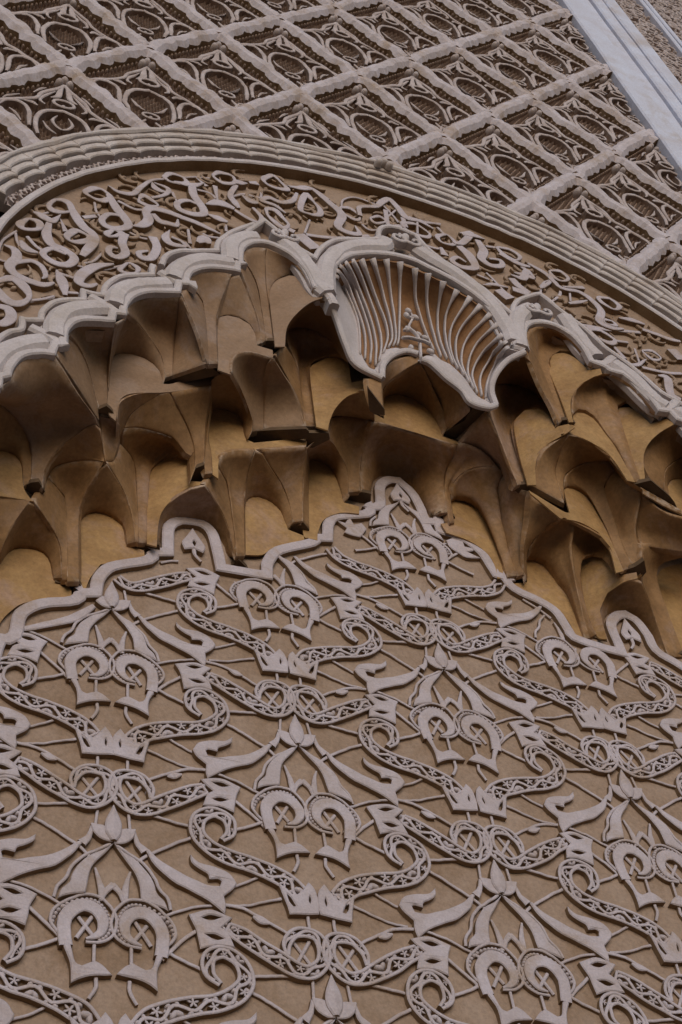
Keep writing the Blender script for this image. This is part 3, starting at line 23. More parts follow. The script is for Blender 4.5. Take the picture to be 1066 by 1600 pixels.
PANELS=[["niche_panel",[[-2.073,0.47,5.355],[-2.028,0.47,5.369],[-1.966,0.47,5.358],[-1.933,0.47,5.292],[-1.917,0.47,5.14],[-1.878,0.47,5.06],[-1.945,0.47,5.056],[-2.011,0.47,5.05],[-2.054,0.47,5.032]]],["niche_panel",[[-2.001,0.69,4.922],[-1.955,0.69,4.889],[-1.915,0.69,4.995],[-1.857,0.69,5.031],[-1.788,0.69,5.027],[-1.749,0.69,4.974],[-1.729,0.69,4.857],[-1.686,0.69,4.852],[-1.659,0.69,4.814],[-1.658,0.69,4.746],[-1.829,0.69,4.688],[-1.897,0.69,4.614],[-1.936,0.69,4.529],[-1.939,0.69,4.455],[-1.973,0.69,4.446]]],["niche_panel",[[-1.628,0.685,4.828],[-1.631,0.685,5.237],[-1.62,0.685,5.298],[-1.593,0.685,5.346],[-1.552,0.685,5.375],[-1.496,0.685,5.369],[-1.447,0.685,5.328],[-1.427,0.685,5.289],[-1.419,0.685,5.178],[-1.344,0.685,5.157],[-1.342,0.685,5.096],[-1.426,0.685,5.058],[-1.536,0.685,5.007],[-1.582,0.685,4.899],[-1.604,0.685,4.801]]],["niche_panel",[[-1.34,0.651,5.163],[-1.327,0.642,5.675],[-1.296,0.624,5.731],[-1.237,0.587,5.768],[-1.193,0.56,5.761],[-1.165,0.542,5.726],[-1.157,0.537,5.651],[-1.16,0.539,5.538],[-1.109,0.508,5.51],[-1.113,0.511,5.492],[-1.174,0.548,5.49],[-1.233,0.584,5.438],[-1.277,0.612,5.366],[-1.295,0.623,5.27],[-1.304,0.628,5.128]]],["niche_panel",[[-0.875,0.684,5.269],[-0.847,0.684,5.626],[-0.834,0.684,5.686],[-0.804,0.683,5.724],[-0.758,0.682,5.736],[-0.706,0.682,5.712],[-0.667,0.681,5.654],[-0.654,0.681,5.581],[-0.644,0.681,5.522],[-0.569,0.68,5.497],[-0.572,0.68,5.438],[-0.646,0.681,5.414],[-0.74,0.682,5.354],[-0.792,0.683,5.293]]],["niche_panel",[[-1.578,0.27,5.478],[-1.611,0.27,5.539],[-1.609,0.27,5.749],[-1.592,0.27,5.969],[-1.568,0.27,6.026],[-1.525,0.27,6.058],[-1.456,0.27,6.059],[-1.397,0.27,6.022],[-1.364,0.27,5.957],[-1.354,0.27,5.866],[-1.307,0.27,5.889],[-1.211,0.27,5.983],[-1.108,0.27,6.042],[-1.119,0.27,5.952],[-1.322,0.27,5.812],[-1.488,0.27,5.735],[-1.544,0.27,5.68],[-1.565,0.27,5.607]]],["niche_panel",[[-1.099,0.47,5.723],[-1.087,0.469,5.874],[-1.074,0.469,6.015],[-1.055,0.468,6.059],[-1.0,0.465,6.088],[-0.938,0.462,6.074],[-0.906,0.46,6.021],[-0.897,0.46,5.933],[-0.892,0.46,5.859],[-0.858,0.458,5.842],[-0.579,0.444,5.97],[-0.596,0.445,5.889],[-0.831,0.457,5.796],[-0.935,0.462,5.758],[-0.988,0.464,5.73],[-1.026,0.466,5.687],[-1.044,0.467,5.622],[-1.052,0.468,5.5],[-1.082,0.469,5.53]]],["niche_panel",[[-1.131,0.14,5.88],[-1.11,0.14,6.301],[-1.097,0.14,6.367],[-1.048,0.14,6.412],[-0.993,0.14,6.416],[-0.94,0.14,6.38],[-0.919,0.14,6.304],[-0.916,0.14,6.192],[-0.839,0.14,6.182],[-0.843,0.14,6.115],[-0.916,0.14,6.12],[-0.971,0.14,6.109],[-1.028,0.14,6.063],[-1.052,0.14,6.005],[-1.071,0.14,5.867]]],["niche_panel",[[-0.834,0.118,6.182],[-0.826,0.114,6.513],[-0.816,0.11,6.709],[-0.777,0.091,6.809],[-0.714,0.063,6.847],[-0.658,0.037,6.82],[-0.637,0.027,6.729],[-0.634,0.025,6.636],[-0.581,0.001,6.629],[-0.586,0.004,6.576],[-0.651,0.034,6.541],[-0.726,0.068,6.439],[-0.77,0.089,6.332],[-0.792,0.099,6.17]]],["niche_panel",[[-0.564,0.363,5.955],[-0.547,0.355,6.417],[-0.529,0.347,6.5],[-0.456,0.312,6.547],[-0.395,0.283,6.528],[-0.364,0.268,6.463],[-0.37,0.271,6.346],[-0.37,0.271,6.288],[-0.295,0.235,6.298],[-0.305,0.24,6.202],[-0.398,0.284,6.176],[-0.464,0.316,6.089],[-0.501,0.334,5.99],[-0.519,0.342,5.911]]],["niche_panel",[[-0.155,0.4,6.235],[-0.137,0.4,6.382],[-0.111,0.4,6.452],[-0.03,0.4,6.51],[0.05,0.4,6.499],[0.118,0.4,6.425],[0.155,0.4,6.298],[0.161,0.4,6.199],[0.256,0.4,6.177],[0.252,0.4,6.156],[0.147,0.4,6.154],[-0.007,0.4,6.176],[-0.162,0.4,6.188],[-0.213,0.4,6.191],[-0.202,0.4,6.26]]],["ledge_lip",[[0.254,0.41,6.232],[0.329,0.2,6.219],[0.33,0.2,6.177],[0.272,0.41,6.193]]],["niche_panel",[[0.294,0.67,6.051],[0.333,0.673,6.102],[0.388,0.676,6.115],[0.44,0.679,6.087],[0.472,0.68,5.992],[0.49,0.682,5.776],[0.489,0.681,5.494],[0.429,0.678,5.473],[0.435,0.678,5.585],[0.405,0.677,5.673],[0.326,0.672,5.729],[0.204,0.665,5.747],[0.187,0.664,5.813],[0.271,0.669,5.853]]],["niche_panel",[[0.537,0.352,5.848],[0.546,0.344,6.085],[0.562,0.329,6.308],[0.581,0.312,6.386],[0.627,0.271,6.435],[0.681,0.223,6.398],[0.702,0.204,6.309],[0.708,0.199,6.204],[0.76,0.152,6.187],[0.779,0.135,6.14],[0.735,0.174,6.118],[0.662,0.239,6.095],[0.609,0.287,6.031],[0.584,0.309,5.946],[0.566,0.326,5.825]]],["niche_panel",[[0.771,0.152,6.209],[0.778,0.147,6.429],[0.779,0.146,6.638],[0.786,0.141,6.765],[0.826,0.113,6.834],[0.872,0.081,6.813],[0.907,0.057,6.744],[0.94,0.034,6.596],[0.988,-0.001,6.581],[0.985,0.002,6.529],[0.934,0.037,6.52],[0.869,0.083,6.475],[0.823,0.116,6.404],[0.8,0.132,6.316],[0.788,0.14,6.199]]],["niche_panel",[[0.845,0.179,6.352],[0.9,0.182,6.425],[0.96,0.184,6.442],[1.0,0.186,6.392],[1.028,0.187,6.266],[1.051,0.188,6.089],[1.058,0.188,5.835],[1.012,0.186,5.831],[0.99,0.185,5.968],[0.954,0.184,6.059],[0.866,0.18,6.119],[0.764,0.176,6.135],[0.711,0.174,6.111],[0.786,0.177,6.213],[0.829,0.179,6.281]]],["niche_panel",[[1.112,0.18,6.398],[1.119,0.174,6.453],[1.151,0.148,6.486],[1.185,0.12,6.464],[1.212,0.097,6.381],[1.232,0.081,6.269],[1.306,0.02,6.261],[1.314,0.013,6.199],[1.252,0.064,6.175],[1.193,0.113,6.123],[1.15,0.149,6.031],[1.114,0.178,5.841],[1.099,0.191,5.852],[1.105,0.185,6.208]]],["niche_panel",[[1.34,0.28,5.894],[1.34,0.28,5.971],[1.37,0.28,6.044],[1.423,0.28,6.106],[1.55,0.28,6.155],[1.418,0.28,5.784],[1.343,0.28,5.827]]],["niche_panel",[[0.813,0.419,6.001],[0.88,0.437,6.066],[0.971,0.461,6.085],[1.01,0.472,6.018],[1.027,0.477,5.785],[1.025,0.476,5.468],[0.957,0.458,5.413],[0.985,0.465,5.626],[0.948,0.455,5.726],[0.832,0.424,5.731],[0.685,0.385,5.666],[0.526,0.342,5.761],[0.522,0.341,5.784],[0.724,0.395,5.754],[0.778,0.409,5.773],[0.788,0.412,5.868]]],["niche_panel",[[0.639,0.693,5.687],[0.697,0.694,5.741],[0.758,0.696,5.737],[0.794,0.697,5.677],[0.81,0.698,5.583],[0.833,0.698,5.48],[0.829,0.698,5.145],[0.779,0.697,5.144],[0.771,0.696,5.258],[0.72,0.695,5.361],[0.624,0.692,5.412],[0.524,0.69,5.408],[0.525,0.69,5.476],[0.604,0.692,5.512]]],["niche_panel",[[0.902,0.693,5.197],[0.897,0.699,5.384],[0.9,0.695,5.545],[0.92,0.672,5.682],[0.954,0.633,5.735],[0.994,0.588,5.732],[1.02,0.557,5.696],[1.036,0.539,5.605],[1.039,0.536,5.508],[1.095,0.471,5.473],[1.091,0.475,5.429],[1.046,0.528,5.449],[0.984,0.599,5.431],[0.944,0.645,5.353],[0.936,0.653,5.294],[0.928,0.662,5.146]]],["niche_panel",[[1.387,0.7,5.173],[1.401,0.7,5.429],[1.413,0.7,5.67],[1.438,0.7,5.793],[1.505,0.7,5.89],[1.653,0.7,5.979],[1.761,0.7,6.016],[1.463,0.7,5.186]]],["ledge_lip",[[1.091,0.2,5.821],[1.359,0.285,5.849],[1.421,0.285,5.783],[1.362,0.285,5.779],[1.109,0.22,5.797]]],["niche_panel",[[-0.571,0.679,5.53],[-0.518,0.678,5.946],[-0.497,0.677,6.074],[-0.466,0.676,6.141],[-0.399,0.674,6.139],[-0.349,0.673,6.074],[-0.333,0.672,5.943],[-0.327,0.672,5.826],[-0.249,0.67,5.817],[-0.258,0.67,5.756],[-0.356,0.673,5.735],[-0.448,0.676,5.659],[-0.492,0.677,5.552],[-0.505,0.677,5.48],[-0.545,0.678,5.482]]]]
FEET=[["corbel_foot",[[-1.861,0.45,5.183],[-1.892,0.463,5.183],[-1.917,0.5,5.183],[-1.888,0.515,5.183],[-1.841,0.537,5.183],[-1.824,0.494,5.183]]],["corbel_foot",[[-1.667,0.66,4.846],[-1.701,0.688,4.846],[-1.728,0.685,4.846],[-1.713,0.701,4.846],[-1.66,0.703,4.846],[-1.615,0.687,4.846],[-1.63,0.671,4.846]]],["corbel_foot",[[-1.395,0.66,5.19],[-1.413,0.696,5.19],[-1.337,0.708,5.19],[-1.264,0.71,5.19],[-1.283,0.655,5.19],[-1.326,0.663,5.19],[-1.354,0.678,5.19]]],["corbel_foot",[[-0.915,0.67,5.214],[-0.943,0.725,5.214],[-0.929,0.744,5.214],[-0.847,0.743,5.214],[-0.847,0.72,5.214],[-0.866,0.705,5.214]]],["corbel_foot",[[-0.621,0.66,5.554],[-0.638,0.694,5.554],[-0.596,0.708,5.554],[-0.545,0.713,5.554],[-0.54,0.674,5.554],[-0.583,0.641,5.554]]],["corbel_foot",[[-1.152,0.48,5.571],[-1.165,0.524,5.571],[-1.149,0.57,5.571],[-1.11,0.551,5.571],[-1.095,0.519,5.571],[-1.121,0.453,5.571]]],["corbel_foot",[[-0.813,0.43,5.93],[-0.861,0.454,5.93],[-0.875,0.508,5.93],[-0.833,0.512,5.93],[-0.591,0.419,5.93],[-0.602,0.379,5.93],[-0.622,0.368,5.93]]],["corbel_foot",[[-1.655,0.27,5.545],[-1.626,0.243,5.545],[-1.593,0.265,5.545],[-1.559,0.309,5.545],[-1.607,0.288,5.545],[-1.639,0.287,5.545]]],["corbel_foot",[[-1.312,0.26,5.936],[-1.344,0.314,5.936],[-1.271,0.283,5.936],[-1.137,0.211,5.936],[-1.105,0.189,5.936],[-1.181,0.15,5.936]]],["corbel_foot",[[-0.863,0.13,6.252],[-0.897,0.164,6.252],[-0.862,0.175,6.252],[-0.81,0.165,6.252],[-0.831,0.122,6.252]]],["corbel_foot",[[-0.327,0.2,5.927],[-0.358,0.192,5.927],[-0.414,0.071,5.927],[-0.294,0.164,5.927],[-0.283,0.193,5.927]]],["corbel_foot",[[-0.239,0.65,5.923],[-0.292,0.675,5.923],[-0.287,0.72,5.923],[-0.213,0.732,5.923],[-0.163,0.705,5.923],[-0.182,0.647,5.923]]],["corbel_foot",[[0.192,0.65,5.903],[0.16,0.682,5.903],[0.16,0.717,5.903],[0.227,0.712,5.903],[0.295,0.706,5.903],[0.277,0.663,5.903],[0.239,0.644,5.903]]],["corbel_foot",[[0.189,0.38,6.246],[0.174,0.416,6.246],[0.265,0.417,6.246],[0.341,0.213,6.246],[0.258,0.219,6.246],[0.249,0.306,6.246]]],["corbel_foot",[[0.509,0.39,5.896],[0.49,0.418,5.896],[0.531,0.439,5.896],[0.577,0.407,5.896],[0.558,0.366,5.896],[0.534,0.378,5.896]]],["corbel_foot",[[0.746,0.17,6.25],[0.728,0.21,6.25],[0.755,0.223,6.25],[0.805,0.195,6.25],[0.823,0.167,6.25],[0.776,0.156,6.25]]],["corbel_foot",[[0.627,0.38,5.932],[0.585,0.403,5.932],[0.61,0.431,5.932],[0.829,0.516,5.932],[0.87,0.512,5.932],[0.825,0.453,5.932]]],["corbel_foot",[[1.066,0.49,5.518],[1.043,0.549,5.518],[1.056,0.552,5.518],[1.156,0.527,5.518],[1.166,0.483,5.518],[1.12,0.417,5.518],[1.094,0.465,5.518]]],["corbel_foot",[[0.865,0.7,5.202],[0.828,0.748,5.202],[0.906,0.762,5.202],[1.002,0.752,5.202],[0.955,0.702,5.202],[0.906,0.702,5.202]]],["corbel_foot",[[1.323,0.7,5.196],[1.309,0.747,5.196],[1.343,0.757,5.196],[1.426,0.719,5.196],[1.408,0.686,5.196]]],["corbel_foot",[[1.063,0.2,5.846],[1.024,0.194,5.846],[1.113,0.217,5.846],[1.354,0.288,5.846],[1.288,0.232,5.846],[1.13,0.159,5.846]]],["corbel_foot",[[-0.598,0.4,5.95],[-0.602,0.414,5.95],[-0.578,0.484,5.95],[-0.547,0.478,5.95],[-0.483,0.409,5.95],[-0.5,0.376,5.95]]]]
SHELL_RIBS=[[[-0.484,0.0,6.837],[-0.375,0.132,7.03],[-0.292,0.2,6.808],[-0.353,0.17,6.35]],[[-0.466,0.0,6.904],[-0.34,0.134,7.012],[-0.269,0.2,6.72],[-0.331,0.17,6.323]],[[-0.441,0.0,6.969],[-0.306,0.136,7.056],[-0.239,0.2,6.69],[-0.309,0.17,6.298]],[[-0.402,0.0,7.027],[-0.274,0.138,7.028],[-0.211,0.2,6.703],[-0.281,0.17,6.288]],[[-0.356,0.0,7.075],[-0.23,0.14,7.053],[-0.176,0.2,6.707],[-0.258,0.17,6.334]],[[-0.3,0.0,7.121],[-0.184,0.142,7.037],[-0.128,0.2,6.762],[-0.224,0.17,6.437]],[[-0.228,0.0,7.17],[-0.128,0.145,7.068],[-0.102,0.2,6.763],[-0.178,0.17,6.524]],[[-0.142,0.0,7.21],[-0.077,0.147,7.097],[-0.08,0.2,6.773],[-0.144,0.17,6.556]],[[-0.058,0.0,7.223],[-0.018,0.149,7.13],[-0.06,0.2,6.782],[-0.117,0.17,6.574]],[[0.026,0.0,7.193],[0.074,0.149,7.127],[0.108,0.2,6.881],[0.103,0.17,6.607]],[[0.1,0.0,7.174],[0.137,0.147,7.106],[0.153,0.2,6.834],[0.134,0.17,6.557]],[[0.181,0.0,7.126],[0.198,0.145,7.073],[0.184,0.2,6.871],[0.166,0.17,6.549]],[[0.252,0.0,7.066],[0.228,0.143,7.003],[0.216,0.2,6.807],[0.192,0.17,6.518]],[[0.319,0.0,7.016],[0.24,0.141,6.89],[0.227,0.2,6.735],[0.213,0.17,6.479]],[[0.369,0.0,6.952],[0.277,0.139,6.859],[0.251,0.2,6.691],[0.239,0.17,6.428]],[[0.411,0.0,6.879],[0.316,0.136,6.806],[0.272,0.2,6.646],[0.254,0.17,6.358]],[[0.433,0.0,6.779],[0.355,0.134,6.753],[0.294,0.2,6.58],[0.266,0.17,6.307]],[[0.434,0.0,6.672],[0.374,0.132,6.671],[0.314,0.2,6.547],[0.278,0.17,6.275]],[[0.435,0.0,6.597],[0.418,0.13,6.643],[0.356,0.2,6.523],[0.297,0.17,6.263]],[[0.432,0.0,6.542],[0.428,0.128,6.58],[0.39,0.2,6.495],[0.317,0.17,6.257]]]
SHELL_EDGES=[[[-0.556,0.0,6.568],[-0.494,0.07,6.479],[-0.447,0.12,6.352],[-0.401,0.15,6.253],[-0.266,0.16,6.195]],[[-0.266,0.16,6.195],[-0.241,0.155,6.324],[-0.172,0.15,6.438],[-0.096,0.14,6.494],[-0.034,0.13,6.478]],[[-0.027,0.13,6.429],[0.027,0.135,6.418],[0.094,0.14,6.322],[0.169,0.145,6.24],[0.201,0.15,6.152],[0.296,0.16,6.162],[0.357,0.16,6.205]],[[0.357,0.16,6.205],[0.344,0.14,6.304],[0.369,0.1,6.397],[0.44,0.05,6.496],[0.532,0.0,6.543]]]
SPRIG=[[[0.024,0.17,7.009],[0.025,0.165,6.922],[-0.016,0.16,6.804],[0.008,0.155,6.74],[0.014,0.15,6.647],[-0.02,0.14,6.447]],[[-0.098,0.13,6.609],[-0.058,0.13,6.631],[-0.021,0.13,6.632],[0.028,0.13,6.633],[0.061,0.13,6.615]],[[-0.013,0.16,6.929],[0.021,0.16,6.906],[0.051,0.16,6.937]],[[-0.056,0.16,6.752],[-0.028,0.15,6.755]]]
SPRIG_BUDS=[[0.006,0.15,6.968],[-0.014,0.15,6.912],[0.037,0.15,6.913],[-0.037,0.15,6.76],[0.022,0.15,6.728],[0.056,0.15,6.71],[-0.049,0.15,6.566],[0.063,0.15,6.579]]
EXTRA_LEAVES=[[[-0.376,5.684],[-0.336,5.679],[-0.305,5.738],[-0.292,5.682],[-0.248,5.71],[-0.223,5.664],[-0.269,5.591],[-0.316,5.59],[-0.351,5.6],[-0.332,5.641]],[[0.206,5.714],[0.258,5.755],[0.303,5.734],[0.305,5.694],[0.354,5.695],[0.344,5.671],[0.306,5.652],[0.376,5.624],[0.296,5.604],[0.254,5.63],[0.215,5.664]],[[-1.849,4.532],[-1.769,4.581],[-1.668,4.647],[-1.57,4.746],[-1.555,4.726],[-1.628,4.624],[-1.73,4.563],[-1.837,4.509]]]
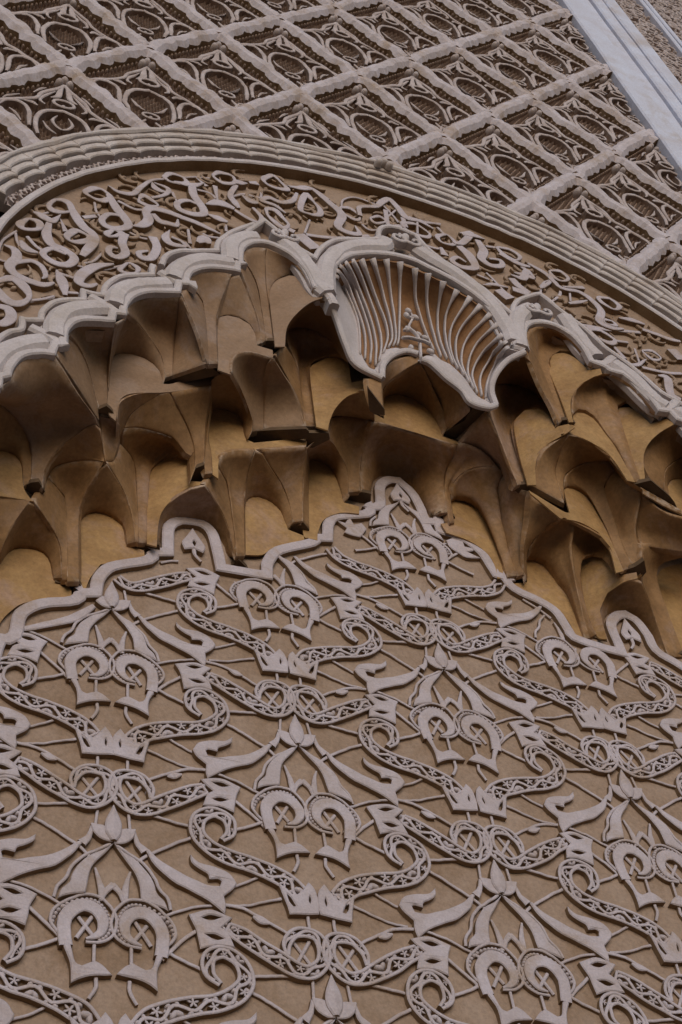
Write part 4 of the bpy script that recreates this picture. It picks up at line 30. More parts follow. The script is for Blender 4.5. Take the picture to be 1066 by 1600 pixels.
LETTERS=[["letter_loop",[[-1.789,7.097],[-1.748,7.167],[-1.699,7.178],[-1.658,7.12],[-1.699,7.054],[-1.748,7.054],[-1.789,7.097],[-1.748,7.167]],0.03,0.055],["letter_stroke",[[-1.666,7.134],[-1.626,7.004],[-1.578,6.908],[-1.572,6.838],[-1.628,6.781],[-1.685,6.787],[-1.703,6.84],[-1.667,6.918],[-1.606,6.936]],[0.035,0.055,0.05,0.045,0.045,0.04,0.035,0.03,0.02],0.056],["letter_loop",[[-1.964,6.851],[-1.938,6.923],[-1.883,6.938],[-1.847,6.867],[-1.881,6.826],[-1.936,6.806],[-1.964,6.851],[-1.938,6.923]],0.03,0.05],["letter_stroke",[[-1.867,6.916],[-1.834,6.814],[-1.794,6.717],[-1.745,6.661],[-1.738,6.598],[-1.769,6.501],[-1.798,6.413]],[0.03,0.05,0.055,0.05,0.05,0.05,0.03],0.052],["letter_loop",[[-1.868,6.585],[-1.832,6.659],[-1.777,6.643],[-1.765,6.6],[-1.815,6.548],[-1.857,6.542],[-1.868,6.585],[-1.832,6.659]],0.032,0.048],["letter_loop",[[-2.094,6.565],[-2.061,6.636],[-2.008,6.63],[-2.009,6.56],[-2.072,6.525],[-2.094,6.565],[-2.061,6.636]],0.032,0.06],["letter_stroke",[[-2.038,6.722],[-2.007,6.714],[-1.971,6.688],[-1.94,6.685],[-1.907,6.766]],[0.01,0.045,0.05,0.04,0.005],0.057],["letter_stroke",[[-1.959,6.658],[-1.967,6.538],[-1.942,6.455],[-1.874,6.428],[-1.832,6.372],[-1.864,6.29],[-1.93,6.286],[-1.978,6.341],[-1.941,6.411],[-1.869,6.391]],[0.03,0.05,0.05,0.045,0.045,0.045,0.042,0.035,0.03,0.015],0.058],["letter_stroke",[[-2.156,6.339],[-2.107,6.319],[-2.095,6.248],[-2.122,6.159],[-2.097,6.097],[-2.039,6.068],[-1.968,6.063],[-1.919,6.103]],[0.008,0.04,0.05,0.05,0.045,0.045,0.04,0.015],0.05],["letter_stroke",[[-2.119,6.175],[-2.081,6.218],[-2.032,6.251],[-1.984,6.231],[-1.96,6.153],[-1.976,6.112]],[0.03,0.03,0.03,0.03,0.025,0.008],0.048],["letter_loop",[[-2.176,5.984],[-2.11,6.054],[-2.051,6.004],[-2.026,5.917],[-2.072,5.845],[-2.128,5.86],[-2.176,5.984],[-2.11,6.054]],0.042,0.047],["letter_stroke",[[-1.55,6.854],[-1.497,6.893],[-1.462,6.974],[-1.472,7.057],[-1.442,7.107],[-1.357,7.114],[-1.265,7.095],[-1.173,7.066],[-1.081,7.028]],[0.008,0.05,0.055,0.045,0.05,0.045,0.04,0.035,0.012],0.056],["letter_stroke",[[-1.438,7.05],[-1.402,6.99],[-1.36,6.992],[-1.317,6.994],[-1.307,7.061]],[0.03,0.04,0.04,0.03,0.01],0.052],["letter_stroke",[[-1.67,7.243],[-1.607,7.206],[-1.54,7.228],[-1.496,7.329],[-1.432,7.455],[-1.352,7.52]],[0.005,0.03,0.035,0.03,0.02,0.015],0.048],["letter_loop",[[-1.507,7.197],[-1.484,7.255],[-1.439,7.223],[-1.406,7.183],[-1.449,7.146],[-1.499,7.165],[-1.507,7.197],[-1.484,7.255]],0.025,0.045],["letter_stroke",[[-1.438,7.251],[-1.367,7.325],[-1.345,7.411],[-1.422,7.441]],[0.02,0.025,0.03,0.01],0.046],["letter_loop",[[-1.676,6.707],[-1.644,6.764],[-1.602,6.743],[-1.66,6.683],[-1.676,6.707],[-1.644,6.764]],0.028,0.056],["letter_stroke",[[-1.584,6.75],[-1.603,6.655],[-1.589,6.549],[-1.63,6.487],[-1.669,6.514],[-1.661,6.572],[-1.625,6.581]],[0.04,0.045,0.045,0.04,0.035,0.03,0.012],0.057],["letter_stroke",[[-1.446,6.8],[-1.427,6.701],[-1.456,6.579],[-1.504,6.553],[-1.519,6.599],[-1.474,6.639]],[0.05,0.045,0.045,0.04,0.03,0.015],0.05],["letter_stroke",[[-1.646,6.415],[-1.737,6.341],[-1.796,6.234],[-1.809,6.155],[-1.766,6.144],[-1.726,6.182]],[0.012,0.05,0.055,0.045,0.035,0.015],0.053],["letter_loop",[[-1.616,6.391],[-1.576,6.472],[-1.528,6.449],[-1.537,6.398],[-1.585,6.37],[-1.616,6.391],[-1.576,6.472]],0.022,0.04],["letter_vine",[[-1.827,6.34],[-1.707,6.356],[-1.615,6.436],[-1.56,6.492]],0.014,0.03],["letter_vine",[[-1.783,6.375],[-1.738,6.422],[-1.688,6.548]],0.014,0.032],["letter_stroke",[[-1.911,6.238],[-1.883,6.147],[-1.866,6.024]],[0.01,0.055,0.02],0.04],["letter_stroke",[[-2.083,6.426],[-2.051,6.365],[-1.999,6.354]],[0.02,0.05,0.015],0.04],["letter_vine",[[-2.108,6.5],[-2.098,6.434],[-2.081,6.38]],0.014,0.03],["letter_vine",[[-1.736,7.038],[-1.727,6.945],[-1.703,6.88]],0.014,0.03],["letter_stroke",[[-1.73,6.882],[-1.796,6.827]],0.028,0.036],["letter_stroke",[[-1.905,6.756],[-1.874,6.639]],[0.005,0.03],0.036],["letter_vine",[[-2.095,6.545],[-2.156,6.425],[-2.173,6.33],[-2.175,6.221],[-2.135,6.209]],0.014,0.03],["letter_stroke",[[-2.055,6.489],[-2.008,6.419],[-1.962,6.381]],0.02,0.035],["letter_stroke",[[-1.914,6.221],[-1.87,6.214],[-1.826,6.207]],0.02,0.034],["letter_vine",[[-1.867,6.06],[-1.809,6.081]],0.018,0.03],["letter_stroke",[[-1.617,7.117],[-1.534,7.075],[-1.467,7.096]],0.02,0.034],["letter_vine",[[-2.033,5.906],[-1.978,5.94],[-1.916,6.0]],0.016,0.03],["letter_vine",[[-1.567,6.819],[-1.507,6.792],[-1.45,6.798]],0.016,0.03],["letter_vine",[[-2.011,6.745],[-1.952,6.814]],0.014,0.03],["letter_loop",[[-1.363,7.527],[-1.33,7.593],[-1.259,7.591],[-1.242,7.528],[-1.316,7.491],[-1.363,7.527],[-1.33,7.593]],0.026,0.056],["letter_stroke",[[-1.311,7.499],[-1.209,7.523],[-1.138,7.591]],[0.02,0.045,0.006],0.056],["letter_stroke",[[-1.209,7.523],[-1.204,7.399],[-1.166,7.289],[-1.162,7.214],[-1.226,7.171],[-1.294,7.187],[-1.301,7.257],[-1.245,7.318],[-1.189,7.304]],[0.045,0.05,0.05,0.045,0.045,0.042,0.035,0.03,0.015],0.054],["letter_loop",[[-1.081,7.721],[-1.04,7.783],[-0.966,7.777],[-0.961,7.699],[-1.03,7.657],[-1.081,7.721],[-1.04,7.783]],0.026,0.056],["letter_stroke",[[-0.962,7.713],[-0.924,7.722],[-0.881,7.736]],[0.04,0.05,0.005],0.057],["letter_stroke",[[-0.95,7.69],[-0.992,7.541],[-0.971,7.46],[-0.953,7.404]],[0.03,0.035,0.045,0.02],0.052],["letter_stroke",[[-1.144,7.331],[-1.065,7.392],[-0.982,7.368]],[0.01,0.07,0.03],0.06],["letter_stroke",[[-1.137,7.223],[-1.077,7.211],[-1.03,7.197]],[0.01,0.055,0.02],0.05],["letter_loop",[[-0.771,7.877],[-0.717,7.946],[-0.666,7.883],[-0.639,7.813],[-0.713,7.789],[-0.767,7.818],[-0.771,7.877],[-0.717,7.946]],0.028,0.055],["letter_stroke",[[-0.87,7.763],[-0.817,7.787]],[0.02,0.045],0.05],["letter_stroke",[[-0.584,7.799],[-0.619,7.687],[-0.692,7.621],[-0.765,7.637],[-0.809,7.575],[-0.735,7.56],[-0.678,7.496]],[0.02,0.035,0.035,0.035,0.03,0.03,0.012],0.05],["letter_loop",[[-0.787,7.491],[-0.741,7.498],[-0.702,7.425],[-0.677,7.359],[-0.715,7.301],[-0.755,7.353],[-0.79,7.412],[-0.787,7.491],[-0.741,7.498]],0.03,0.05],["letter_stroke",[[-0.699,7.323],[-0.647,7.301]],0.04,0.045],["letter_stroke",[[-0.921,7.578],[-0.875,7.537],[-0.833,7.537]],[0.012,0.055,0.02],0.05],["letter_stroke",[[-0.867,7.464],[-0.827,7.372],[-0.854,7.297],[-0.944,7.339],[-0.986,7.375]],[0.02,0.03,0.03,0.025,0.015],0.045],["letter_stroke",[[-1.355,6.915],[-1.379,6.829],[-1.352,6.776],[-1.278,6.778]],[0.006,0.045,0.045,0.02],0.055],["letter_stroke",[[-1.345,6.856],[-1.292,6.833],[-1.274,6.784]],0.02,0.05],["letter_stroke",[[-1.212,6.869],[-1.171,6.929],[-1.148,6.886]],[0.02,0.07,0.02],0.048],["letter_stroke",[[-1.251,7.004],[-1.248,6.849]],[0.015,0.02],0.034],["letter_stroke",[[-1.175,7.652],[-1.121,7.582]],[0.005,0.03],0.04],["letter_stroke",[[-1.071,7.617],[-1.07,7.431]],[0.03,0.01],0.038],["letter_vine",[[-1.258,7.617],[-1.183,7.672],[-1.095,7.706]],0.014,0.03],["letter_stroke",[[-1.178,7.512],[-1.111,7.513],[-1.074,7.468]],0.018,0.032],["letter_stroke",[[-1.279,6.849],[-1.244,6.8]],[0.03,0.01],0.036],["letter_vine",[[-1.175,7.011],[-1.142,6.994],[-1.072,7.015]],0.016,0.03],["letter_vine",[[-1.038,7.196],[-1.04,7.104]],0.016,0.03],["letter_stroke",[[-0.973,7.557],[-0.904,7.628],[-0.811,7.633]],0.018,0.032],["letter_vine",[[-0.794,7.724],[-0.806,7.636]],0.016,0.03],["letter_stroke",[[-0.633,7.872],[-0.56,7.886],[-0.493,7.916]],[0.006,0.035,0.03],0.05],["letter_stroke",[[-1.319,7.407],[-1.297,7.306]],[0.02,0.01],0.03],["letter_stroke",[[-1.431,7.436],[-1.407,7.373],[-1.356,7.366]],[0.012,0.045,0.015],0.042],["letter_loop",[[-0.527,7.819],[-0.488,7.744],[-0.459,7.658],[-0.478,7.587],[-0.546,7.568],[-0.583,7.606],[-0.527,7.819],[-0.488,7.744]],0.03,0.052],["letter_stroke",[[-0.474,7.906],[-0.395,7.799],[-0.329,7.677],[-0.373,7.511],[-0.325,7.461],[-0.251,7.483],[-0.263,7.567]],[0.02,0.045,0.055,0.05,0.045,0.035,0.01],0.055],["letter_loop",[[-0.317,7.788],[-0.257,7.815],[-0.206,7.743],[-0.237,7.678],[-0.3,7.709],[-0.317,7.788],[-0.257,7.815]],0.022,0.045],["letter_vine",[[-0.307,7.806],[-0.279,7.925],[-0.19,8.007],[-0.073,7.989]],0.013,0.03],["letter_stroke",[[-0.619,7.86],[-0.496,7.924],[-0.38,7.838]],[0.006,0.035,0.015],0.05],["letter_stroke",[[-0.579,7.32],[-0.451,7.354],[-0.331,7.414],[-0.183,7.52]],0.028,0.036],["letter_vine",[[-0.533,7.521],[-0.582,7.337]],0.014,0.03],["letter_block",[[-0.632,7.258],[-0.546,7.141]],0.085,0.06],["letter_stroke",[[-0.211,7.724],[-0.196,7.844],[-0.083,7.92],[-0.028,8.015],[0.026,8.072],[0.067,7.976],[0.101,7.882],[0.182,7.883],[0.263,7.827]],[0.03,0.03,0.035,0.045,0.04,0.045,0.05,0.035,0.012],0.056],["letter_stroke",[[-0.024,7.913],[-0.035,7.725],[0.049,7.752]],0.03,0.054],["letter_stroke",[[-0.028,7.983],[0.012,7.893],[0.042,7.798]],0.014,0.045],["letter_stroke",[[0.07,7.999],[0.012,7.893],[-0.05,7.786]],0.014,0.046],["letter_stroke",[[0.079,7.87],[0.078,7.748]],0.03,0.05],["letter_loop",[[-0.142,7.744],[-0.082,7.802],[-0.047,7.758],[-0.118,7.694],[-0.142,7.744],[-0.082,7.802]],0.02,0.05],["letter_loop",[[0.067,7.798],[0.151,7.826],[0.222,7.745],[0.192,7.688],[0.117,7.686],[0.065,7.731],[0.067,7.798],[0.151,7.826]],0.024,0.054],["letter_stroke",[[0.168,7.859],[0.142,7.704]],0.014,0.05],["letter_stroke",[[-0.214,7.703],[-0.17,7.609],[-0.085,7.657]],0.016,0.032],["letter_stroke",[[0.039,8.054],[0.12,7.934],[0.223,7.942],[0.339,7.956]],0.02,0.03],["letter_loop",[[0.274,7.746],[0.34,7.801],[0.383,7.732],[0.347,7.681],[0.286,7.68],[0.274,7.746],[0.34,7.801]],0.024,0.054],["letter_stroke",[[0.367,7.704],[0.431,7.747],[0.52,7.916],[0.436,7.87]],[0.02,0.045,0.04,0.01],0.058],["letter_stroke",[[0.45,7.863],[0.533,7.889],[0.604,7.881]],[0.03,0.045,0.006],0.06],["letter_stroke",[[0.548,7.836],[0.559,7.712],[0.521,7.595],[0.569,7.539],[0.648,7.58],[0.649,7.643],[0.573,7.622]],[0.04,0.06,0.055,0.045,0.04,0.03,0.015],0.06],["letter_stroke",[[0.398,7.685],[0.445,7.593],[0.452,7.463],[0.362,7.413],[0.309,7.464],[0.357,7.531],[0.404,7.495]],[0.05,0.07,0.05,0.045,0.035,0.028,0.012],0.055],["letter_loop",[[0.677,7.831],[0.755,7.853],[0.817,7.796],[0.777,7.726],[0.71,7.749],[0.677,7.831],[0.755,7.853]],0.026,0.05],["letter_stroke",[[0.675,7.754],[0.778,7.687],[0.855,7.682]],[0.03,0.045,0.02],0.05],["letter_stroke",[[0.463,7.283],[0.543,7.333],[0.64,7.345]],[0.005,0.03,0.01],0.036],["letter_block",[[0.547,7.244],[0.605,7.173]],[0.07,0.085],0.06],["letter_stroke",[[0.684,7.489],[0.76,7.485],[0.815,7.603],[0.846,7.524]],[0.01,0.05,0.04,0.015],0.058],["letter_stroke",[[0.656,7.325],[0.763,7.314]],[0.05,0.06],0.045],["letter_stroke",[[0.6,7.814],[0.678,7.836]],0.02,0.036],["letter_vine",[[0.461,7.412],[0.555,7.385]],0.016,0.03],["letter_vine",[[0.533,7.468],[0.598,7.315],[0.618,7.27]],0.014,0.03],["letter_stroke",[[0.183,7.608],[0.241,7.6],[0.286,7.624]],0.018,0.034],["letter_vine",[[0.133,7.94],[0.22,7.918],[0.342,7.967]],0.016,0.03],["letter_stroke",[[0.308,7.896],[0.343,7.814]],0.02,0.034],["letter_stroke",[[0.275,7.618],[0.281,7.526]],[0.02,0.05],0.04],["letter_loop",[[0.875,7.453],[0.918,7.541],[0.969,7.576],[0.875,7.453],[0.918,7.541]],0.02,0.04],["letter_stroke",[[0.851,7.721],[0.955,7.639],[1.014,7.506],[1.132,7.517],[1.205,7.44],[1.229,7.338],[1.175,7.199],[1.246,7.16],[1.326,7.185]],[0.02,0.04,0.03,0.035,0.045,0.05,0.05,0.04,0.015],0.056],["letter_loop",[[0.993,7.703],[1.065,7.734],[1.104,7.662],[1.04,7.601],[0.994,7.636],[0.993,7.703],[1.065,7.734]],0.024,0.055],["letter_stroke",[[1.03,7.527],[1.187,7.598]],[0.01,0.035],0.052],["letter_loop",[[0.891,7.492],[0.955,7.558],[1.011,7.533],[0.994,7.44],[0.903,7.321],[0.861,7.374],[0.891,7.492],[0.955,7.558]],0.014,0.03],["letter_loop",[[1.262,7.512],[1.34,7.54],[1.384,7.467],[1.331,7.405],[1.27,7.45],[1.262,7.512],[1.34,7.54]],0.026,0.055],["letter_stroke",[[1.023,7.348],[1.099,7.398],[1.177,7.455]],[0.02,0.03,0.01],0.036],["letter_vine",[[1.075,7.498],[1.048,7.383]],0.014,0.03],["letter_loop",[[1.212,7.251],[1.278,7.264],[1.289,7.216],[1.229,7.206],[1.212,7.251],[1.278,7.264]],0.02,0.045],["letter_stroke",[[1.336,7.319],[1.427,7.34],[1.512,7.325]],[0.006,0.045,0.015],0.05],["letter_stroke",[[1.02,7.117],[1.2,7.144],[1.452,7.22]],[0.02,0.03,0.025],0.036],["letter_loop",[[1.065,7.064],[1.141,7.082],[1.217,7.012],[1.164,6.954],[1.095,6.991],[1.065,7.064],[1.141,7.082]],0.03,0.056],["letter_stroke",[[1.474,7.257],[1.644,7.227],[1.717,7.233]],[0.03,0.035,0.02],0.045],["letter_stroke",[[1.218,7.016],[1.312,7.042]],0.02,0.04],["letter_stroke",[[1.393,6.714],[1.454,6.713],[1.416,6.543],[1.468,6.508]],[0.012,0.05,0.05,0.03],0.055],["letter_stroke",[[1.328,6.794],[1.493,6.808],[1.599,6.848]],0.024,0.035],["letter_block",[[1.614,7.095],[1.65,6.994]],0.075,0.05],["letter_loop",[[1.394,6.997],[1.461,7.023],[1.505,6.965],[1.438,6.921],[1.394,6.997],[1.461,7.023]],0.018,0.036],["letter_stroke",[[1.2,6.965],[1.236,6.842]],[0.02,0.03],0.034],["letter_stroke",[[1.223,6.798],[1.297,6.803],[1.385,6.897]],[0.006,0.03,0.01],0.036],["letter_vine",[[1.347,6.996],[1.324,6.814]],0.014,0.03],["letter_stroke",[[-2.167,5.777],[-2.109,5.771],[-2.094,5.705],[-2.129,5.641],[-2.167,5.641]],[0.03,0.05,0.05,0.045,0.04],0.052],["letter_vine",[[-2.021,5.908],[-1.963,5.952],[-1.915,5.995]],0.016,0.03],["letter_stroke",[[0.741,7.742],[0.791,7.69],[0.854,7.568]],0.03,0.04],["letter_stroke",[[0.685,7.463],[0.717,7.385],[0.777,7.341]],[0.05,0.055,0.03],0.045],["letter_stroke",[[0.711,7.529],[0.795,7.537],[0.842,7.514]],[0.008,0.05,0.01],0.058]]

# ---------------------------------------------------------------- camera, sky, sun, exposure
scene = bpy.context.scene
COL = scene.collection
cam_data = bpy.data.cameras.new('camera')
cam = bpy.data.objects.new('camera', cam_data)
COL.objects.link(cam)
cam_data.sensor_fit = 'VERTICAL'; cam_data.sensor_height = 36.0; cam_data.lens = LENS
cam_data.clip_start = 0.05; cam_data.clip_end = 400
rr, uu, ff = [Vector(v) for v in CAM_ROWS]
cam.matrix_world = Matrix(((rr.x, uu.x, -ff.x, CAM_LOC[0]), (rr.y, uu.y, -ff.y, CAM_LOC[1]), (rr.z, uu.z, -ff.z, CAM_LOC[2]), (0, 0, 0, 1)))
scene.camera = cam

SUN_ELEV, SUN_AZ = math.radians(15), math.radians(-9)      # azimuth measured from the wall's outward normal, towards the left
world = bpy.data.worlds.new('World'); scene.world = world; world.use_nodes = True
nt = world.node_tree; nt.nodes.clear()
out = nt.nodes.new('ShaderNodeOutputWorld'); bg = nt.nodes.new('ShaderNodeBackground'); sky = nt.nodes.new('ShaderNodeTexSky')
sky.sky_type = 'NISHITA'; sky.sun_disc = False; sky.sun_elevation = SUN_ELEV
sun_dir = Vector((math.sin(SUN_AZ) * math.cos(SUN_ELEV), -math.cos(SUN_AZ) * math.cos(SUN_ELEV), math.sin(SUN_ELEV)))
sky.ozone_density = 3.0; sky.dust_density = 0.6
sky.sun_rotation = math.atan2(sun_dir.x, sun_dir.y)
bg.inputs['Strength'].default_value = 0.10
nt.links.new(sky.outputs[0], bg.inputs[0]); nt.links.new(bg.outputs[0], out.inputs[0])
sl = bpy.data.lights.new('sun', 'SUN'); sl.energy = 1.5; sl.angle = math.radians(42); sl.color = (1.0, 0.975, 0.96)
so = bpy.data.objects.new('sun', sl); COL.objects.link(so)
so.rotation_euler = (-sun_dir).to_track_quat('-Z', 'Y').to_euler(); so.location = (-3, -8, 12)
vs = scene.view_settings
vs.view_transform = 'Standard'; vs.look = 'None'; vs.gamma = 1.0; vs.use_curve_mapping = False; vs.exposure = 0.0

# ---------------------------------------------------------------- materials
def mat(name, base, alt, stain=None, scale=6.0, bump=0.25, bscale=90.0, rough=0.9, stain_amt=0.5, fine=0.35, worn=None):
    m = bpy.data.materials.new(name); m.use_nodes = True
    n = m.node_tree.nodes; l = m.node_tree.links
    b = n['Principled BSDF']; b.inputs['Roughness'].default_value = rough
    b.inputs['Specular IOR Level'].default_value = 0.25
    geo = n.new('ShaderNodeNewGeometry')
    n1 = n.new('ShaderNodeTexNoise'); n1.inputs['Scale'].default_value = scale; n1.inputs['Detail'].default_value = 8; n1.inputs['Roughness'].default_value = 0.65
    l.new(geo.outputs['Position'], n1.inputs['Vector'])
    r1 = n.new('ShaderNodeValToRGB'); r1.color_ramp.elements[0].position = 0.34; r1.color_ramp.elements[1].position = 0.66
    r1.color_ramp.elements[0].color = (*alt, 1); r1.color_ramp.elements[1].color = (*base, 1)
    l.new(n1.outputs['Fac'], r1.inputs['Fac'])
    col = r1.outputs['Color']
    if stain:
        n2 = n.new('ShaderNodeTexNoise'); n2.inputs['Scale'].default_value = scale * 0.55; n2.inputs['Detail'].default_value = 10; n2.inputs['Roughness'].default_value = 0.7; n2.inputs['Distortion'].default_value = 0.6
        mp = n.new('ShaderNodeMapping'); mp.inputs['Location'].default_value = (13.1, 4.2, 7.7); l.new(geo.outputs['Position'], mp.inputs['Vector']); l.new(mp.outputs['Vector'], n2.inputs['Vector'])
        r2 = n.new('ShaderNodeValToRGB'); r2.color_ramp.elements[0].position = 0.52; r2.color_ramp.elements[1].position = 0.68
        r2.color_ramp.elements[0].color = (0, 0, 0, 1); r2.color_ramp.elements[1].color = (stain_amt,) * 3 + (1,)
        l.new(n2.outputs['Fac'], r2.inputs['Fac'])
        mx = n.new('ShaderNodeMix'); mx.data_type = 'RGBA'
        l.new(r2.outputs['Color'], mx.inputs['Factor']); l.new(col, mx.inputs['A']); mx.inputs['B'].default_value = (*stain, 1)
        col = mx.outputs['Result']
    if worn:                                              # rubbed, chipped arrises
        rp = n.new('ShaderNodeValToRGB'); rp.color_ramp.elements[0].position = 0.525; rp.color_ramp.elements[1].position = 0.60
        l.new(geo.outputs['Pointiness'], rp.inputs['Fac'])
        nw = n.new('ShaderNodeTexNoise'); nw.inputs['Scale'].default_value = 30; nw.inputs['Detail'].default_value = 6; l.new(geo.outputs['Position'], nw.inputs['Vector'])
        rw = n.new('ShaderNodeValToRGB'); rw.color_ramp.elements[0].position = 0.42; rw.color_ramp.elements[1].position = 0.62; l.new(nw.outputs['Fac'], rw.inputs['Fac'])
        mw = n.new('ShaderNodeMath'); mw.operation = 'MULTIPLY'; l.new(rp.outputs['Color'], mw.inputs[0]); l.new(rw.outputs['Color'], mw.inputs[1])
        mx2 = n.new('ShaderNodeMix'); mx2.data_type = 'RGBA'; l.new(mw.outputs[0], mx2.inputs['Factor']); l.new(col, mx2.inputs['A']); mx2.inputs['B'].default_value = (*worn, 1); col = mx2.outputs['Result']
    n3 = n.new('ShaderNodeTexNoise'); n3.inputs['Scale'].default_value = bscale; n3.inputs['Detail'].default_value = 6; n3.inputs['Roughness'].default_value = 0.7
    l.new(geo.outputs['Position'], n3.inputs['Vector'])
    mr = n.new('ShaderNodeMapRange'); mr.inputs['To Min'].default_value = 1 - fine; mr.inputs['To Max'].default_value = 1 + fine
    l.new(n3.outputs['Fac'], mr.inputs['Value'])
    ml = n.new('ShaderNodeMix'); ml.data_type = 'RGBA'; ml.blend_type = 'MULTIPLY'; ml.inputs['Factor'].default_value = 1
    cr = n.new('ShaderNodeCombineColor'); 
    for k in range(3): l.new(mr.outputs[0], cr.inputs[k])
    l.new(col, ml.inputs['A']); l.new(cr.outputs[0], ml.inputs['B']); l.new(ml.outputs['Result'], b.inputs['Base Color'])
    bp = n.new('ShaderNodeBump'); bp.inputs['Strength'].default_value = bump; bp.inputs['Distance'].default_value = 0.006
    ad = n.new('ShaderNodeMath'); ad.operation = 'MULTIPLY_ADD'; ad.inputs[1].default_value = 0.5
    l.new(n3.outputs['Fac'], ad.inputs[0]); l.new(n1.outputs['Fac'], ad.inputs[2])
    l.new(ad.outputs[0], bp.inputs['Height']); l.new(bp.outputs[0], b.inputs['Normal'])
    return m
M_RELIEF = mat('pale_carved_plaster', (.495, .425, .44), (.40, .325, .31), (.34, .235, .155), 6, .45, 110, stain_amt=.7)
M_EDGE = mat('shaded_brown_plaster_edge', (.27, .175, .10), (.20, .12, .06), None, 9, .35, 110)  # relief sides: their shade and warm bounce are painted into this brown
M_TGROUND = mat('brown_plaster_ground', (.345, .245, .18), (.27, .18, .12), (.20, .12, .065), 4, .6, 55, stain_amt=.7, fine=.5)
M_BANDG = mat('shade_dark_band_ground', (.19, .125, .085), (.12, .075, .048), None, 12, .4, 130)  # darkened colour paints the shade of pierced hollows that are not cut
M_OCHRE = mat('ochre_plaster', (.32, .18, .08), (.20, .105, .042), (.34, .225, .165), 4.5, .5, 45, rough=.68, stain_amt=.8, fine=.5, worn=(.46, .34, .25))
M_OCHRE_D = mat('shaded_underside_plaster', (.13, .082, .045), (.085, .05, .027), None, 9, .3, 70)  # pendant undersides: shade of the down-facing faces put into the colour
M_PANEL = mat('ochre_panel_plaster', (.40, .238, .098), (.28, .155, .06), (.37, .235, .165), 6, .5, 45, rough=.68, stain_amt=.8, fine=.5)
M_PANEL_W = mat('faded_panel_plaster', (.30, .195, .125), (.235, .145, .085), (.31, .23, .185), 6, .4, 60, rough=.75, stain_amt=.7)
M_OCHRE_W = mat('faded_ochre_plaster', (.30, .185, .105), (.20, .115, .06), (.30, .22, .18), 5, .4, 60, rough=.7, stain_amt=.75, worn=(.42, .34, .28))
M_BAR = mat('weathered_white_plaster', (.54, .475, .49), (.42, .35, .335), (.33, .23, .15), 6, .5, 80, stain_amt=.9)
M_PINE = mat('dark_carved_ground', (.30, .21, .162), (.19, .125, .092), None, 12, .4, 130)
M_LOOP = mat('grey_brown_relief', (.49, .415, .395), (.37, .29, .26), (.2, .14, .1), 10, .35, 110)
M_CREAM = mat('cream_plaster', (.53, .465, .435), (.44, .37, .335), (.36, .26, .18), 5, .4, 80, stain_amt=.5)
M_MOULD = mat('white_moulding_plaster', (.53, .465, .455), (.44, .375, .35), (.36, .29, .22), 5, .3, 90, stain_amt=.4)
M_WHITE = mat('bluish_white_plaster', (.56, .575, .67), (.49, .47, .52), (.42, .35, .31), 3, .35, 70, stain_amt=.7)
M_FLUTE = mat('brown_flute_plaster', (.29, .155, .075), (.20, .10, .045), (.30, .19, .12), 6, .35, 70, stain_amt=.4)
M_WALL = mat('rough_wall_plaster', (.25, .17, .11), (.18, .12, .075), None, 4, .4, 60)
M_FLOOR = mat('courtyard_stone', (.24, .20, .165), (.19, .155, .125), (.3, .23, .17), 1.2, .3, 20)

# ---------------------------------------------------------------- helpers
def link(name, me, parent=None, loc=(0, 0, 0), **props):
    o = bpy.data.objects.new(name, me); COL.objects.link(o); o.location = loc
    if parent: o.parent = parent
    for k, v in props.items(): o[k] = v
    return o
def thing(name, label, cat, loc=(0, 0, 0)):
    return link(name, None, None, loc, label=label, category=cat)

def cr(pts, sub=4, closed=False):
    """Catmull-Rom through tuples of any dimension"""
    n = len(pts)
    if n < 3 or sub < 2: return [tuple(p) for p in pts]
    res = []
    rng = range(n if closed else n - 1)
    for i in rng:
        if closed: p0, p1, p2, p3 = pts[i - 1], pts[i], pts[(i + 1) % n], pts[(i + 2) % n]
        else:
            p1, p2 = pts[i], pts[i + 1]
            p0 = pts[i - 1] if i else tuple(2 * a - b for a, b in zip(p1, p2))
            p3 = pts[i + 2] if i + 2 < n else tuple(2 * b - a for a, b in zip(p1, p2))
        for s in range(sub):
            t = s / sub
            res.append(tuple(0.5 * ((2 * b) + (c - a) * t + (2 * a - 5 * b + 4 * c - d) * t * t + (3 * b - a - 3 * c + d) * t ** 3) for a, b, c, d in zip(p0, p1, p2, p3)))
    if not closed: res.append(tuple(pts[-1]))
    return res

def spread(w, n):
    if isinstance(w, (int, float)): return [w] * n
    if len(w) == 1: return [w[0]] * n
    if len(w) == n: return list(w)
    o = []
    for i in range(n):
        f = i / (n - 1) * (len(w) - 1); k = min(int(f), len(w) - 2); o.append(w[k] + (w[k + 1] - w[k]) * (f - k))
    return o

